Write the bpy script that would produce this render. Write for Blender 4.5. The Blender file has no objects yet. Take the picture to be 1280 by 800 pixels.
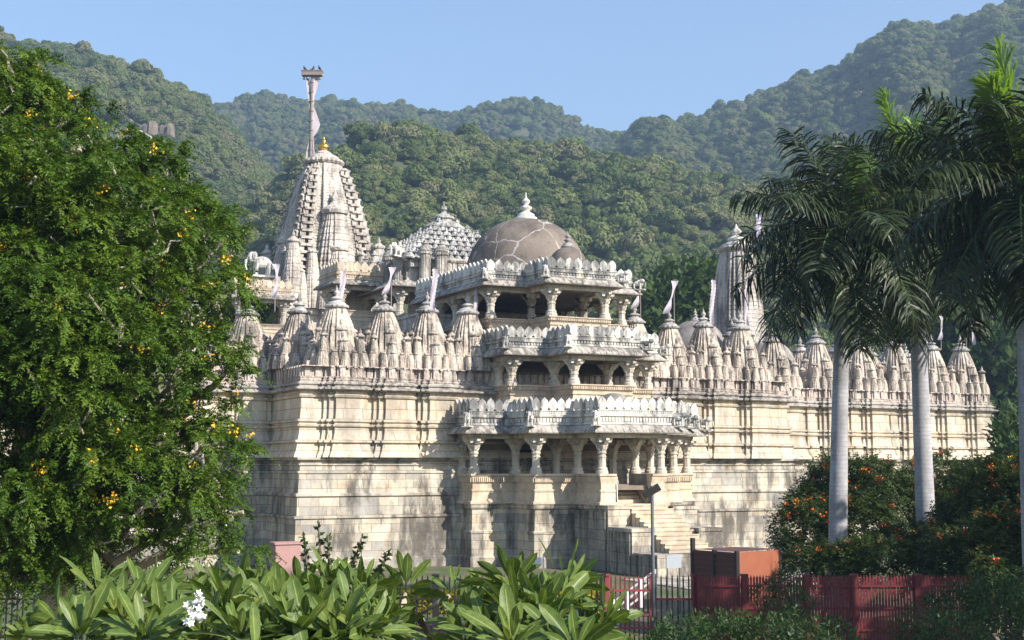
import bpy, math, random
import numpy as np
from mathutils import Vector, Matrix

S = bpy.context.scene
COL = S.collection
R = math.radians
rng = np.random.default_rng(7)
random.seed(7)

# ------------------------------------------------------------------ camera, sky, sun, exposure
# world: X runs along the temple front, Y into the temple, Z up; the temple axis is x = 0
CAM = np.array([-32.5, -58.2, 4.6]); YAW = R(26.8); PITCH = R(6.2); FPX = 1680.0
cd = bpy.data.cameras.new('camera'); cam = bpy.data.objects.new('camera', cd); COL.objects.link(cam)
cam.location = CAM; cam.rotation_euler = (math.pi/2 + PITCH, 0, -YAW)
cd.sensor_width = 36.0; cd.lens = FPX/1280*36.0; cd.clip_start = 0.1; cd.clip_end = 6000
S.camera = cam
SUN_EL = R(33); SUN_AZ = R(29)          # azimuth from -Y (out of the temple front) towards +X
sd = Vector((math.sin(SUN_AZ)*math.cos(SUN_EL), -math.cos(SUN_AZ)*math.cos(SUN_EL), math.sin(SUN_EL)))
W = bpy.data.worlds.new('World'); S.world = W; W.use_nodes = True
wn = W.node_tree.nodes; wl = W.node_tree.links
sky = wn.new('ShaderNodeTexSky'); sky.sky_type = 'NISHITA'; sky.sun_disc = False
sky.sun_elevation = SUN_EL; sky.sun_rotation = math.pi - SUN_AZ
sky.altitude = 400; sky.air_density = 1.0; sky.dust_density = 0.6; sky.ozone_density = 1.2
wl.new(sky.outputs[0], wn['Background'].inputs['Color']); wn['Background'].inputs['Strength'].default_value = 0.135
ld = bpy.data.lights.new('sun', 'SUN'); sun = bpy.data.objects.new('sun', ld); COL.objects.link(sun)
ld.energy = 5.0; ld.angle = R(0.53); ld.color = (1.0, 0.94, 0.85)
sun.rotation_euler = sd.to_track_quat('Z', 'Y').to_euler(); sun.location = (60, -90, 90)
S.view_settings.view_transform = 'Standard'; S.view_settings.look = 'None'
S.view_settings.exposure = 0.82; S.view_settings.gamma = 1.0; S.view_settings.use_curve_mapping = False
S.cycles.use_denoising = True
S.cycles.max_bounces = 7; S.cycles.diffuse_bounces = 3; S.cycles.glossy_bounces = 2
S.cycles.transmission_bounces = 3; S.cycles.transparent_max_bounces = 4; S.cycles.volume_bounces = 0
S.cycles.caustics_reflective = False; S.cycles.caustics_refractive = False
S.cycles.sample_clamp_indirect = 6.0

# ------------------------------------------------------------------ helpers
def ray(px, py):
    x = (px-640)/FPX; z = (400-py)/FPX
    Y = math.cos(PITCH)-z*math.sin(PITCH); Z = math.sin(PITCH)+z*math.cos(PITCH)
    return np.array([x*math.cos(YAW)+Y*math.sin(YAW), -x*math.sin(YAW)+Y*math.cos(YAW), Z])
def at(px, py, d):                       # point at forward distance d metres (surveying the photograph)
    r = ray(px, py); fw = r[0]*math.sin(YAW)+r[1]*math.cos(YAW)
    return CAM+r*(d/fw)
def tag(o, label=None, cat=None, group=None, kind=None):
    if label: o['label'] = label
    if cat: o['category'] = cat
    if group: o['group'] = group
    if kind: o['kind'] = kind
    return o
def empty(name, loc=(0, 0, 0), label=None, cat=None, group=None, kind=None):
    o = bpy.data.objects.new(name, None); COL.objects.link(o); o.location = loc
    o.empty_display_size = 0.3
    return tag(o, label, cat, group, kind)
def link(name, me, mat=None, parent=None, loc=None):
    o = bpy.data.objects.new(name, me); COL.objects.link(o)
    if mat is not None and not me.materials: me.materials.append(mat)
    if parent is not None: o.parent = parent
    if loc is not None: o.location = loc
    return o
def np_mesh(name, V, F, smooth=False, mat_idx=None, uv=None):
    V = np.asarray(V, np.float32).reshape(-1, 3); F = np.asarray(F, np.int32)
    k = F.shape[1]; me = bpy.data.meshes.new(name)
    me.vertices.add(len(V)); me.vertices.foreach_set('co', V.ravel())
    me.loops.add(F.size); me.loops.foreach_set('vertex_index', F.ravel())
    me.polygons.add(len(F)); me.polygons.foreach_set('loop_start', np.arange(0, F.size, k, dtype=np.int32))
    if mat_idx is not None: me.polygons.foreach_set('material_index', np.asarray(mat_idx, np.int32))
    if uv is not None:
        l = me.uv_layers.new(name='uv'); l.data.foreach_set('uv', np.asarray(uv, np.float32)[F.ravel()].ravel())
    me.polygons.foreach_set('use_smooth', np.full(len(F), smooth))
    me.update(calc_edges=True); me.validate()
    return me
class MB:
    def __init__(s): s.v = []; s.f = []
    def add(s, vs, fs):
        b = len(s.v); s.v += [tuple(map(float, p)) for p in vs]; s.f += [tuple(i+b for i in f) for f in fs]; return s
    def box(s, x0, x1, y0, y1, z0, z1):
        return s.add([(x0,y0,z0),(x1,y0,z0),(x1,y1,z0),(x0,y1,z0),(x0,y0,z1),(x1,y0,z1),(x1,y1,z1),(x0,y1,z1)],
                     [(0,3,2,1),(4,5,6,7),(0,1,5,4),(1,2,6,5),(2,3,7,6),(3,0,4,7)])
    def obox(s, c, ax, ay, az, hx, hy, hz):      # oriented box: unit axes, half sizes
        c, ax, ay, az = map(np.array, (c, ax, ay, az)); vs = []
        for dz in (-1, 1):
            for dx, dy in ((-1,-1),(1,-1),(1,1),(-1,1)): vs.append(c+ax*hx*dx+ay*hy*dy+az*hz*dz)
        return s.add(vs, [(0,3,2,1),(4,5,6,7),(0,1,5,4),(1,2,6,5),(2,3,7,6),(3,0,4,7)])
    def loft(s, rings, cap0=True, cap1=True):
        n = len(rings[0]); b = len(s.v); vs = [p for r in rings for p in r]; fs = []
        for i in range(len(rings)-1):
            for j in range(n):
                k = (j+1) % n; fs.append((i*n+j, i*n+k, (i+1)*n+k, (i+1)*n+j))
        if cap0: fs.append(tuple(range(n-1, -1, -1)))
        if cap1: fs.append(tuple((len(rings)-1)*n+j for j in range(n)))
        return s.add(vs, fs)
    def lathe(s, prof, n=16, c=(0, 0, 0), lobes=0.0):
        rings = []
        for r, z in prof:
            ring = []
            for j in range(n):
                a = 2*math.pi*j/n; q = r*(1+(lobes if j % 2 else -lobes)); ring.append((c[0]+q*math.cos(a), c[1]+q*math.sin(a), c[2]+z))
            rings.append(ring)
        return s.loft(rings)
    def tube(s, pts, rad, n=8):
        pts = [np.array(p, float) for p in pts]; rings = []
        rad = rad if hasattr(rad, '__len__') else [rad]*len(pts)
        for i, p in enumerate(pts):
            t = pts[min(i+1, len(pts)-1)]-pts[max(i-1, 0)]; t = t/np.linalg.norm(t)
            u = np.cross(t, (0.3, 0.9, 0.1) if abs(t[2]) > .8 else (0, 0, 1)); u /= np.linalg.norm(u); w = np.cross(t, u)
            rings.append([p+rad[i]*(math.cos(2*math.pi*j/n)*u+math.sin(2*math.pi*j/n)*w) for j in range(n)])
        return s.loft(rings)
    def sweep(s, path, prof, closed=False, caps=True):     # profile (offset to the right of the path, z)
        n = len(path); rings = []
        for o, z in prof: rings.append([(x, y, z) for x, y in offset(path, o, closed)])
        b = len(s.v); vs = [p for r in rings for p in r]; fs = []; m = n if closed else n-1
        for i in range(len(rings)-1):
            for j in range(m):
                k = (j+1) % n; fs.append((i*n+j, (i+1)*n+j, (i+1)*n+k, i*n+k))
        if caps and not closed:
            fs.append(tuple(i*n for i in range(len(rings)))); fs.append(tuple(i*n+n-1 for i in range(len(rings)-1, -1, -1)))
        return s.add(vs, fs)
    def build(s, name, mat=None, parent=None, smooth=False, label=None):
        me = bpy.data.meshes.new(name); me.from_pydata(s.v, [], s.f); me.update()
        if smooth: me.polygons.foreach_set('use_smooth', np.full(len(me.polygons), True))
        o = link(name, me, mat, parent)
        if label: o['label'] = label
        return o
def offset(path, o, closed=False):
    n = len(path); out = []
    def nrm(a, b):
        dx, dy = b[0]-a[0], b[1]-a[1]; l = math.hypot(dx, dy) or 1; return (dy/l, -dx/l)
    for i in range(n):
        p = path[i]
        a = nrm(path[i-1], p) if (i > 0 or closed) else None
        b = nrm(p, path[(i+1) % n]) if (i < n-1 or closed) else None
        a = a or b; b = b or a
        k = 1+a[0]*b[0]+a[1]*b[1]; k = max(k, .25)
        out.append((p[0]+o*(a[0]+b[0])/k, p[1]+o*(a[1]+b[1])/k))
    return out
def share(src, name, parent, loc, rz=0, scale=None):
    o = bpy.data.objects.new(name, src.data); COL.objects.link(o); o.parent = parent; o.location = loc; o.rotation_euler[2] = rz
    if scale: o.scale = scale
    return o

# ------------------------------------------------------------------ materials
def nm(name):
    m = bpy.data.materials.new(name); m.use_nodes = True
    nt = m.node_tree; b = nt.nodes['Principled BSDF']
    return m, nt, b
class NT:
    def __init__(s, nt): s.nt = nt
    def n(s, t, **kw):
        x = s.nt.nodes.new(t)
        for k, v in kw.items(): setattr(x, k, v)
        return x
    def l(s, a, b): s.nt.links.new(a, b)
    def noise(s, vec, scale, detail=5, rough=.6, map_scale=None):
        if map_scale:
            m = s.n('ShaderNodeMapping'); m.inputs['Scale'].default_value = map_scale; s.l(vec, m.inputs['Vector']); vec = m.outputs[0]
        x = s.n('ShaderNodeTexNoise'); s.l(vec, x.inputs['Vector']); x.inputs['Scale'].default_value = scale
        x.inputs['Detail'].default_value = detail; x.inputs['Roughness'].default_value = rough
        return x.outputs['Fac']
    def ramp(s, fac, stops):
        r = s.n('ShaderNodeValToRGB'); s.l(fac, r.inputs['Fac']); e = r.color_ramp.elements
        while len(e) < len(stops): e.new(.5)
        for q, (p, c) in zip(e, stops): q.position = p; q.color = (*c, 1) if hasattr(c, '__len__') else (c, c, c, 1)
        return r.outputs[0]
    def mix(s, fac, a, b, mode='MIX'):
        x = s.n('ShaderNodeMix', data_type='RGBA', blend_type=mode)
        for sock, v in ((x.inputs[0], fac), (x.inputs[6], a), (x.inputs[7], b)):
            if hasattr(v, 'is_linked') or hasattr(v, 'links'): s.l(v, sock)
            elif hasattr(v, '__len__'): sock.default_value = (*v[:3], 1)
            else: sock.default_value = v
        return x.outputs[2]
    def math(s, op, a, b=None, clamp=False):
        x = s.n('ShaderNodeMath', operation=op, use_clamp=clamp)
        for sock, v in ((x.inputs[0], a), (x.inputs[1], b)):
            if v is None: continue
            if hasattr(v, 'links'): s.l(v, sock)
            else: sock.default_value = v
        return x.outputs[0]
def stone(name, ca, cb, dark=(.09,.08,.07), stain=.5, blocks=None, streak=(2.2,2.2,.22), pale=None, ochre=None, rough=.85, bump=.35, spots=None, carve=None):
    m, nt, b = nm(name); T = NT(nt)
    pos = T.n('ShaderNodeNewGeometry').outputs['Position']
    col = T.mix(T.ramp(T.noise(pos, .55, 6), [(.35, 0), (.65, 1)]), ca, cb)
    if ochre: col = T.mix(T.ramp(T.noise(pos, .9, 5, map_scale=(1,1,2.2)), [(.56, 0), (.7, .75)]), col, ochre)
    if pale: col = T.mix(T.ramp(T.noise(pos, 1.7, 5, map_scale=(1,1,.5)), [(.5, 0), (.68, .85)]), col, pale)
    h = T.noise(pos, 9, 7, .7)
    if carve:
        mpn = T.n('ShaderNodeMapping'); mpn.inputs['Scale'].default_value = (1, 1, .8); T.l(pos, mpn.inputs['Vector'])
        vo = T.n('ShaderNodeTexVoronoi', feature='F1'); vo.inputs['Scale'].default_value = carve; T.l(mpn.outputs[0], vo.inputs['Vector'])
        h = T.math('ADD', T.math('MULTIPLY', h, .4), T.math('MULTIPLY', T.math('SUBTRACT', .8, vo.outputs['Distance']), 1.6))
    if blocks:
        bw, bh, var = blocks
        sp = T.n('ShaderNodeSeparateXYZ'); T.l(pos, sp.inputs[0])
        cb_ = T.n('ShaderNodeCombineXYZ'); T.l(T.math('ADD', sp.outputs[0], sp.outputs[1]), cb_.inputs[0]); T.l(sp.outputs[2], cb_.inputs[1])
        br = T.n('ShaderNodeTexBrick'); T.l(cb_.outputs[0], br.inputs['Vector'])
        br.inputs['Color1'].default_value = (1-var, 1-var*.95, 1-var*.85, 1); br.inputs['Color2'].default_value = (1.0, .97, .9, 1)
        br.inputs['Mortar'].default_value = (.40, .36, .31, 1); br.inputs['Scale'].default_value = 1
        br.inputs['Mortar Size'].default_value = .012; br.inputs['Brick Width'].default_value = bw; br.inputs['Row Height'].default_value = bh
        br.offset_frequency = 2; br.squash = 1.3; br.squash_frequency = 3; br.inputs['Bias'].default_value = .1
        col = T.mix(1.0, col, br.outputs['Color'], 'MULTIPLY')
    # dark lichen streaks running down and blotches
    st = T.noise(pos, 1.0, 8, .68, map_scale=streak)
    bl = T.noise(pos, .33, 5, .6)
    k = T.math('ADD', T.math('MULTIPLY', st, .75), T.math('MULTIPLY', bl, .45))
    f = T.ramp(k, [(.565, 0), (.68, stain), (.85, min(1, stain*1.35))])
    col = T.mix(f, col, dark)
    if spots: col = T.mix(T.ramp(T.noise(pos, 1.35, 6, .7, map_scale=(1,1,.6)), [(.60, 0), (.66, spots[1])]), col, spots[0])
    fine = T.ramp(T.noise(pos, 5.5, 8, .75), [(.3, .78), (.7, 1.08)])
    col = T.mix(1.0, col, fine, 'MULTIPLY')
    T.l(col, b.inputs['Base Color']); b.inputs['Roughness'].default_value = rough; b.inputs['Specular IOR Level'].default_value = .2
    bp = T.n('ShaderNodeBump'); bp.inputs['Strength'].default_value = bump; bp.inputs['Distance'].default_value = .05
    T.l(h, bp.inputs['Height']); T.l(bp.outputs[0], b.inputs['Normal'])
    return m
def plain(name, c, rough=.6, metal=0, var=.15, scale=6.0):
    m, nt, b = nm(name); T = NT(nt)
    pos = T.n('ShaderNodeTexCoord').outputs['Object']
    T.l(T.mix(T.noise(pos, scale, 6), [x*(1-var) for x in c], [min(1, x*(1+var)) for x in c]), b.inputs['Base Color'])
    b.inputs['Roughness'].default_value = rough; b.inputs['Metallic'].default_value = metal; b.inputs['Specular IOR Level'].default_value = .3
    return m
def foliage(name, cols, trans=.35, rough=.55, scale=1.2, spec=.3, midrib=None, rnd=False, tcol=None):
    m, nt, b = nm(name); T = NT(nt)
    pos = T.n('ShaderNodeNewGeometry').outputs['Position']
    a = T.noise(pos, scale, 3); bb = T.noise(pos, scale*9, 2)
    k = T.math('ADD', T.math('MULTIPLY', a, .65), T.math('MULTIPLY', bb, .45))
    if rnd:
        oi = T.n('ShaderNodeObjectInfo').outputs['Random']
        k = T.math('ADD', T.math('MULTIPLY', k, .5), T.math('MULTIPLY', oi, .52))
    col = T.ramp(k, [(.25+.5*i/(len(cols)-1), c) for i, c in enumerate(cols)])
    if midrib:
        uvn = T.n('ShaderNodeUVMap'); sp = T.n('ShaderNodeSeparateXYZ'); T.l(uvn.outputs[0], sp.inputs[0])
        d = T.math('ABSOLUTE', T.math('SUBTRACT', sp.outputs[0], .5))
        col = T.mix(T.ramp(d, [(.02, .85), (.06, 0)]), col, midrib)
        vein = T.n('ShaderNodeTexWave', wave_type='BANDS'); vm = T.n('ShaderNodeCombineXYZ')
        T.l(T.math('SUBTRACT', sp.outputs[1], T.math('MULTIPLY', d, .35)), vm.inputs[0]); T.l(vm.outputs[0], vein.inputs['Vector']); vein.inputs['Scale'].default_value = 4.5
        col = T.mix(T.ramp(vein.outputs['Fac'], [(.8, 0), (1, .18)]), col, midrib)
    T.l(col, b.inputs['Base Color']); b.inputs['Roughness'].default_value = rough; b.inputs['Specular IOR Level'].default_value = spec
    tr = T.n('ShaderNodeBsdfTranslucent'); T.l(T.mix(1.0, col, tcol or (1.0, 1.0, .45), 'MULTIPLY'), tr.inputs['Color'])
    mx = T.n('ShaderNodeMixShader'); mx.inputs[0].default_value = trans
    T.l(b.outputs[0], mx.inputs[1]); T.l(tr.outputs[0], mx.inputs[2]); T.l(mx.outputs[0], nt.nodes['Material Output'].inputs[0])
    return m
M = {}
M['wall'] = stone('cream_stone', (.66,.56,.44), (.60,.51,.41), stain=.38, blocks=(1.15,.48,.16), pale=(.72,.66,.56), ochre=(.62,.46,.30), streak=(1.6,1.6,.3))
M['frieze'] = stone('frieze_stone', (.56,.47,.40), (.46,.38,.33), stain=.8, pale=(.60,.53,.47), streak=(4,4,.5), ochre=(.50,.35,.27), carve=8, bump=.6)
M['podium'] = stone('podium_stone', (.62,.55,.45), (.50,.45,.385), stain=.85, blocks=(.95,.40,.46), pale=(.68,.64,.57), ochre=(.55,.40,.25), streak=(1.5,1.5,.35), spots=((.27,.25,.22),.55))
M['black'] = stone('blackened_stone', (.38,.35,.30), (.20,.19,.165), stain=1.0, dark=(.022,.022,.02), blocks=(.9,.45,.25), streak=(3.2,3.2,.2), pale=(.5,.46,.4))
M['spire'] = stone('pink_sandstone', (.58,.49,.40), (.48,.40,.33), stain=.75, pale=(.60,.52,.46), streak=(3.5,3.5,.5), bump=.6, carve=9)
M['cap'] = stone('grey_cap_stone', (.46,.43,.40), (.36,.34,.32), stain=.7, streak=(3,3,1), pale=(.55,.53,.5))
M['parapet'] = stone('whitish_stone', (.70,.66,.59), (.58,.55,.49), stain=.85, dark=(.11,.11,.11), streak=(2.2,2.2,.7), pale=(.76,.75,.72), ochre=(.66,.52,.36))
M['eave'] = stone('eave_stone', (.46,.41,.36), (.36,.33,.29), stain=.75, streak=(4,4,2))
M['pillar'] = stone('pillar_stone', (.62,.55,.45), (.55,.48,.39), stain=.35, pale=(.68,.63,.55), streak=(3,3,.5))
M['rail'] = stone('warm_stone', (.64,.53,.40), (.58,.47,.35), stain=.3, ochre=(.62,.45,.28), streak=(2,2,.6))
M['inner'] = stone('shade_darkened_stone', (.27,.22,.17), (.20,.165,.125), stain=.4)  # interior stone, colour darkened to carry the shade of the rooms
M['dome'] = stone('dark_dome_plaster', (.235,.19,.155), (.175,.145,.12), dark=(.06,.05,.045), stain=.5, streak=(1,1,.8))
M['greydome'] = stone('grey_dome_plaster', (.30,.27,.24), (.24,.21,.19), dark=(.09,.08,.075), stain=.5, streak=(1.4,1.4,.8), pale=(.42,.38,.35))
M['bigspire'] = stone('tall_spire_stone', (.57,.50,.43), (.48,.42,.37), stain=.6, pale=(.64,.59,.53), ochre=(.60,.47,.30), streak=(2,2,.3), bump=.9, carve=5)
M['greyspire'] = stone('grey_spire_stone', (.50,.45,.39), (.40,.36,.32), stain=.75, pale=(.58,.54,.48), streak=(2,2,.25), carve=6, bump=.6)
M['crust'] = stone('grey_carved_stone', (.50,.48,.45), (.40,.385,.36), stain=.6, pale=(.60,.585,.55), streak=(3,3,1.5), carve=8, bump=.7)
M['gold'] = plain('gilded_metal', (.72,.42,.10), .3, 1.0)
M['cloth'] = plain('pale_flag_cloth', (.40,.35,.375), .9, 0, .5, 11)
M['cloth_lilac'] = plain('lilac_flag_cloth', (.52,.46,.60), .9, 0, .2, 5)
M['iron'] = plain('dark_iron', (.025,.022,.022), .5)
M['wood'] = plain('grey_mast_timber', (.24,.20,.17), .8)
M['redpaint'] = plain('red_painted_iron', (.15,.026,.030), .5, 0, .25, 3)
M['pinkpaint'] = plain('faded_red_paint', (.27,.06,.06), .55, 0, .2, 3)
M['whitepaint'] = plain('white_paint', (.72,.71,.70), .6, 0, .12, 8)
M['greymetal'] = plain('grey_metal', (.10,.105,.115), .6, .2)
M['terracotta'] = plain('terracotta_sheet', (.30,.10,.055), .6, 0, .2, 4)
M['browntin'] = plain('brown_tin', (.11,.045,.035), .55, 0, .25, 5)
M['bark'] = plain('grey_brown_bark', (.16,.12,.09), .9, 0, .35, 9)
M['palebark'] = plain('pale_twig_bark', (.36,.31,.25), .85, 0, .3, 14)
M['pinkplaster'] = plain('pink_plaster', (.38,.22,.20), .85, 0, .2, 5)
# dome: pale repair lines over dark plaster
def add_lines():
    m = M['dome']; nt = m.node_tree; T = NT(nt); b = nt.nodes['Principled BSDF']
    src = b.inputs['Base Color'].links[0].from_socket
    pos = T.n('ShaderNodeNewGeometry').outputs['Position']
    v = T.n('ShaderNodeTexVoronoi', feature='DISTANCE_TO_EDGE'); v.inputs['Scale'].default_value = .46
    wob = T.n('ShaderNodeTexNoise'); T.l(pos, wob.inputs['Vector']); wob.inputs['Scale'].default_value = .9; wob.inputs['Detail'].default_value = 5
    T.l(T.mix(.9, pos, wob.outputs['Color'], 'ADD'), v.inputs['Vector'])
    w = T.math('MULTIPLY', T.ramp(T.noise(pos, 1.6, 6, .75), [(.36, 0.02), (.60, 1)]), .034)
    f = T.ramp(T.math('DIVIDE', v.outputs['Distance'], w), [(.45, .75), (.75, 0)])
    T.l(T.mix(f, src, (.46,.42,.38)), b.inputs['Base Color'])
add_lines()

# ------------------------------------------------------------------ the temple
temple = empty('temple', (0, 0, 0), 'weathered cream stone temple with a tiered pillared porch, dark domes and rows of carved spires', 'temple')
Z_POD, Z_COR, Z_FR0, Z_SP = 4.97, 8.12, 8.42, 9.16
UC, VR, UE = 13.59, 4.8, 33.4           # projecting centre half width, recess depth, half width of the front
CEN = [4.82, 6.98, 9.19, 11.6]          # shrine axes on the projecting centre
REC = [14.6, 17.3, 20.6, 23.9, 26.75, 29.9, 32.4]
def bhadra_path(u0, u1, v, cents, steps=((.95,.13),(.74,.27),(.46,.42))):
    """front wall line from u0 to u1 at depth v, stepping forward at each shrine axis"""
    p = [(u0, v)]; cs = sorted(cents)
    for i, c in enumerate(cs):
        pv = 0
        for h, d in steps: p += [(c-h, v-pv), (c-h, v-d)]; pv = d
        for k in range(len(steps)-1, -1, -1): p += [(c+steps[k][0], v-steps[k][1]), (c+steps[k][0], v-(steps[k-1][1] if k else 0))]
        if i+1 < len(cs) and cs[i+1]-c > 2.6:          # slim pilaster between widely spaced shrines
            m = (c+cs[i+1])/2; p += [(m-.2, v), (m-.2, v-.13), (m+.2, v-.13), (m+.2, v)]
    return p+[(u1, v)]
plan = bhadra_path(-UE, -UC, VR, [-c for c in REC])[:-1] + [(-UC, VR)]
plan += [(-UC, VR-1.5)]
left_c = bhadra_path(-UC+.0, -4.2, .25, [-c for c in CEN[1:]])
right_c = bhadra_path(4.2, UC, .25, CEN[1:])
plan = plan[:-1] + left_c + right_c + [(UC, VR)] + bhadra_path(UC, UE, VR, REC)[1:]
# right-hand flank of the building
VF = [9.0, 13.0, 17.0, 21.0, 25.0]
for c in VF:
    for du, dv in ((0,-.86),(.17,-.86),(.17,-.56),(.34,-.56),(.34,.56),(.17,.56),(.17,.86),(0,.86)): plan.append((UE+du, c+dv))
plan += [(UE, 71), (-UE, 71)]
simple = [(-UE-.1, VR-.32), (-UC-.1, VR-.32), (-UC-.1, -.12), (UC+.1, -.12), (UC+.1, VR-.32), (UE+.1, VR-.32), (UE+.1, 71), (-UE-.1, 71)]
# paths run left to right along the front, so "right of the path" is outwards
pod = MB()
pod.sweep(simple, [(.45,-.3),(.45,.35),(.36,.5),(.34,2.25),(.42,2.28),(.42,2.36),(.27,2.42),(.25,3.22),(.33,3.26),(.33,3.36),(.19,3.42),(.16,4.26),(.22,4.28),(.22,4.36),(.12,4.4),(.10,4.62),(.17,4.64),(.17,4.7),(.08,4.74),(.08,4.84),(.26,4.88),(.26,Z_POD+.02),(-.6,Z_POD+.02)], closed=True)
pod.build('podium', M['podium'], temple)
wl_ = MB()
wl_.sweep(plan, [(.50,Z_POD+.02),(.47,5.1),(.36,5.3),(.30,5.52),(.28,5.62),(.40,5.66),(.40,5.74),(.24,5.8),(.17,6.1),(.16,6.34),(.26,6.38),(.28,6.46),(.18,6.5),(.18,6.56),(.27,6.6),(.27,6.68),(.12,6.74),(.08,7.2),(.08,7.66),(.15,7.7),(.2,7.8),(.1,7.86),(.1,8.0)], closed=True, caps=False)
wl_.build('wall', M['wall'], temple)
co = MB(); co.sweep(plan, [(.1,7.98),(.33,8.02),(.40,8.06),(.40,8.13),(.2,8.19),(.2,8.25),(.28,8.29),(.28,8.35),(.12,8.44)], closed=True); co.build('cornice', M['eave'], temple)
fr = MB(); fr.sweep(plan, [(.12,8.43),(.16,8.5),(.10,8.54),(.14,8.62),(.04,8.66),(.02,9.06),(.07,9.10),(.04,9.16),(-.3,9.18)], closed=True, caps=False)
# little colonnettes along the frieze
def colonnettes(mb, path, off, step, z0, z1, w=.045):
    q = offset(path, off)
    for a, b in zip(q[:-1], q[1:]):
        L = math.hypot(b[0]-a[0], b[1]-a[1])
        if L < .25: continue
        n = max(1, int(L/step)); dx, dy = (b[0]-a[0])/L, (b[1]-a[1])/L
        for i in range(n):
            t = (i+.5)*L/n
            mb.obox((a[0]+dx*t, a[1]+dy*t, (z0+z1)/2), (dx,dy,0), (dy,-dx,0), (0,0,1), w*random.uniform(.8,1.3), .06, (z1-z0)/2)
front_plan = plan[:-2]
colonnettes(fr, front_plan, .06, .36, 8.64, 9.06, .125); colonnettes(fr, front_plan, .10, .36, 9.05, 9.14, .07)
fr.build('frieze', M['frieze'], temple)
rf = MB(); rf.add([(x, y, 9.1) for x, y in simple], [tuple(range(len(simple)-1, -1, -1))]); rf.build('roof_terrace', M['greydome'], temple)

# ---- spires
UNIT = []
for q in range(4):
    for x, y in ((-.74,-.74),(-.60,-.74),(-.60,-.88),(-.32,-.88),(-.32,-1.0),(.32,-1.0),(.32,-.88),(.60,-.88),(.60,-.74)):
        for _ in range(q): x, y = -y, x
        UNIT.append((x, y))
def spire_body(mb, cx, cy, z0, h, w, neck=.42, pw=1.7, courses=10, bulge=.025, close=True):
    rings = []
    for i in range(courses):
        for t, k in ((i/courses, 1+bulge), ((i+.72)/courses, 1+bulge*.6), ((i+.78)/courses, 1-bulge), ((i+.97)/courses, 1-bulge)):
            s = w*(1-(1-neck)*t**pw)*k
            rings.append([(cx+s*x, cy+s*y, z0+h*t) for x, y in UNIT])
    mb.loft(rings, cap0=False)
def mini_cap(mb, cx, cy, z, r, n=10):
    mb.lathe([(r*.75,0),(r*1.12,.02*1),(r*1.2,r*.3),(r*1.0,r*.5),(r*.55,r*.8),(r*.3,r*1.1),(r*.36,r*1.4),(r*.1,r*1.9),(0.01,r*2.3)], n, (cx, cy, z))
def sub_spires(mb, w, h, z0, cx=0, cy=0, faces=(0,1,2,3)):
    for q in range(4):
        def rot(x, y):
            for _ in range(q): x, y = -y, x
            return cx+x*w, cy+y*w
        if q in faces:
            for dy, hw, hh in ((-.62,.36,.60),(-.86,.28,.41),(-1.02,.21,.24)):
                x, y = rot(0, dy); spire_body(mb, x, y, z0, h*hh, w*hw, .52, 2.0, 5, .01); mini_cap(mb, x, y, z0+h*hh, w*hw*.6)
            for sx in (-1, 1):
                x, y = rot(.47*sx, -.86); spire_body(mb, x, y, z0, h*.20, w*.15, .6, 2, 3); mini_cap(mb, x, y, z0+h*.20, w*.09, 8)
        x, y = rot(-.72, -.72); spire_body(mb, x, y, z0, h*.47, w*.20, .66, 2.6, 4, .01); mini_cap(mb, x, y, z0+h*.50, w*.16, 8)
        x, y = rot(-.80, -.80); spire_body(mb, x, y, z0, h*.24, w*.24, .6, 2.4, 2, .01); mini_cap(mb, x, y, z0+h*.24, w*.12, 8)
        for sx in (-1, 1): x, y = rot(.40*sx, -.98); spire_body(mb, x, y, z0, h*.23, w*.17, .62, 2.4, 2, .01); mini_cap(mb, x, y, z0+h*.23, w*.1, 8)
SPH = 2.74; SPW = 1.30
sb = MB(); spire_body(sb, 0, 0, 0, SPH, SPW*.83, .40, 1.9, 9, .007); sub_spires(sb, SPW*.92, SPH, 0)
sb.box(-.12, .12, -1.34, -1.0, 0, .22)
for q in range(4):                       # carved disc on each face below the neck
    c = [(0,-.60),(.60,0),(0,.60),(-.60,0)][q]; sb.lathe([(.02,0),(.11,.05),(.05,.14),(.09,.2),(.02,.3)], 8, (c[0]*.86, c[1]*.86, SPH*.78))
sp0 = sb.build('shrine_spire', M['spire'], temple); 
am = MB(); am.lathe([(.38,-.06),(.42,.0),(.55,.05),(.57,.12),(.50,.17)], 32, lobes=.03); am.lathe([(.47,.17),(.44,.24),(.34,.31),(.22,.36),(.21,.42),(.30,.45),(.28,.5),(.16,.56)], 20)
am0 = am.build('amalaka', M['cap'], sp0); am0.location = (0, 0, SPH)
fi = MB(); fi.lathe([(.08,.54),(.10,.58),(.06,.62),(.13,.70),(.14,.76),(.09,.84),(.05,.88),(.07,.91),(.02,1.0),(.005,1.1)], 12)
fi0 = fi.build('finial', M['cap'], sp0, True); fi0.location = (0, 0, SPH)
spots = [(s*c, 1.45, 1.0) for c in CEN for s in (-1, 1)] + [(s*c, VR+1.2, 1.02) for c in REC for s in (-1, 1)]
spots += [(12.7, 3.7, 1.0), (-12.6, 4.0, 1.0)] + [(UE-1.0, c, 1.0) for c in VF]
spots += [(16.6, 9.3, .95), (22.3, 9.6, .95), (25.3, 9.8, .95), (28.2, 9.8, .95), (30.9, 9.4, .9)]
for i, (x, y, k) in enumerate(spots):
    rz = (i % 4)*math.pi/2 if abs(x) < 4 else 0
    kz = k*random.uniform(.97, 1.04)
    if i == 0: o = sp0; o.location = (x, y, Z_SP)
    else:
        o = share(sp0, 'shrine_spire', temple, (x, y, Z_SP))
        share(am0, 'amalaka', o, (0, 0, SPH)); share(fi0, 'finial', o, (0, 0, SPH))
    kw = k*random.uniform(.96, 1.05); o.scale = (kw, kw, kz)
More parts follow.
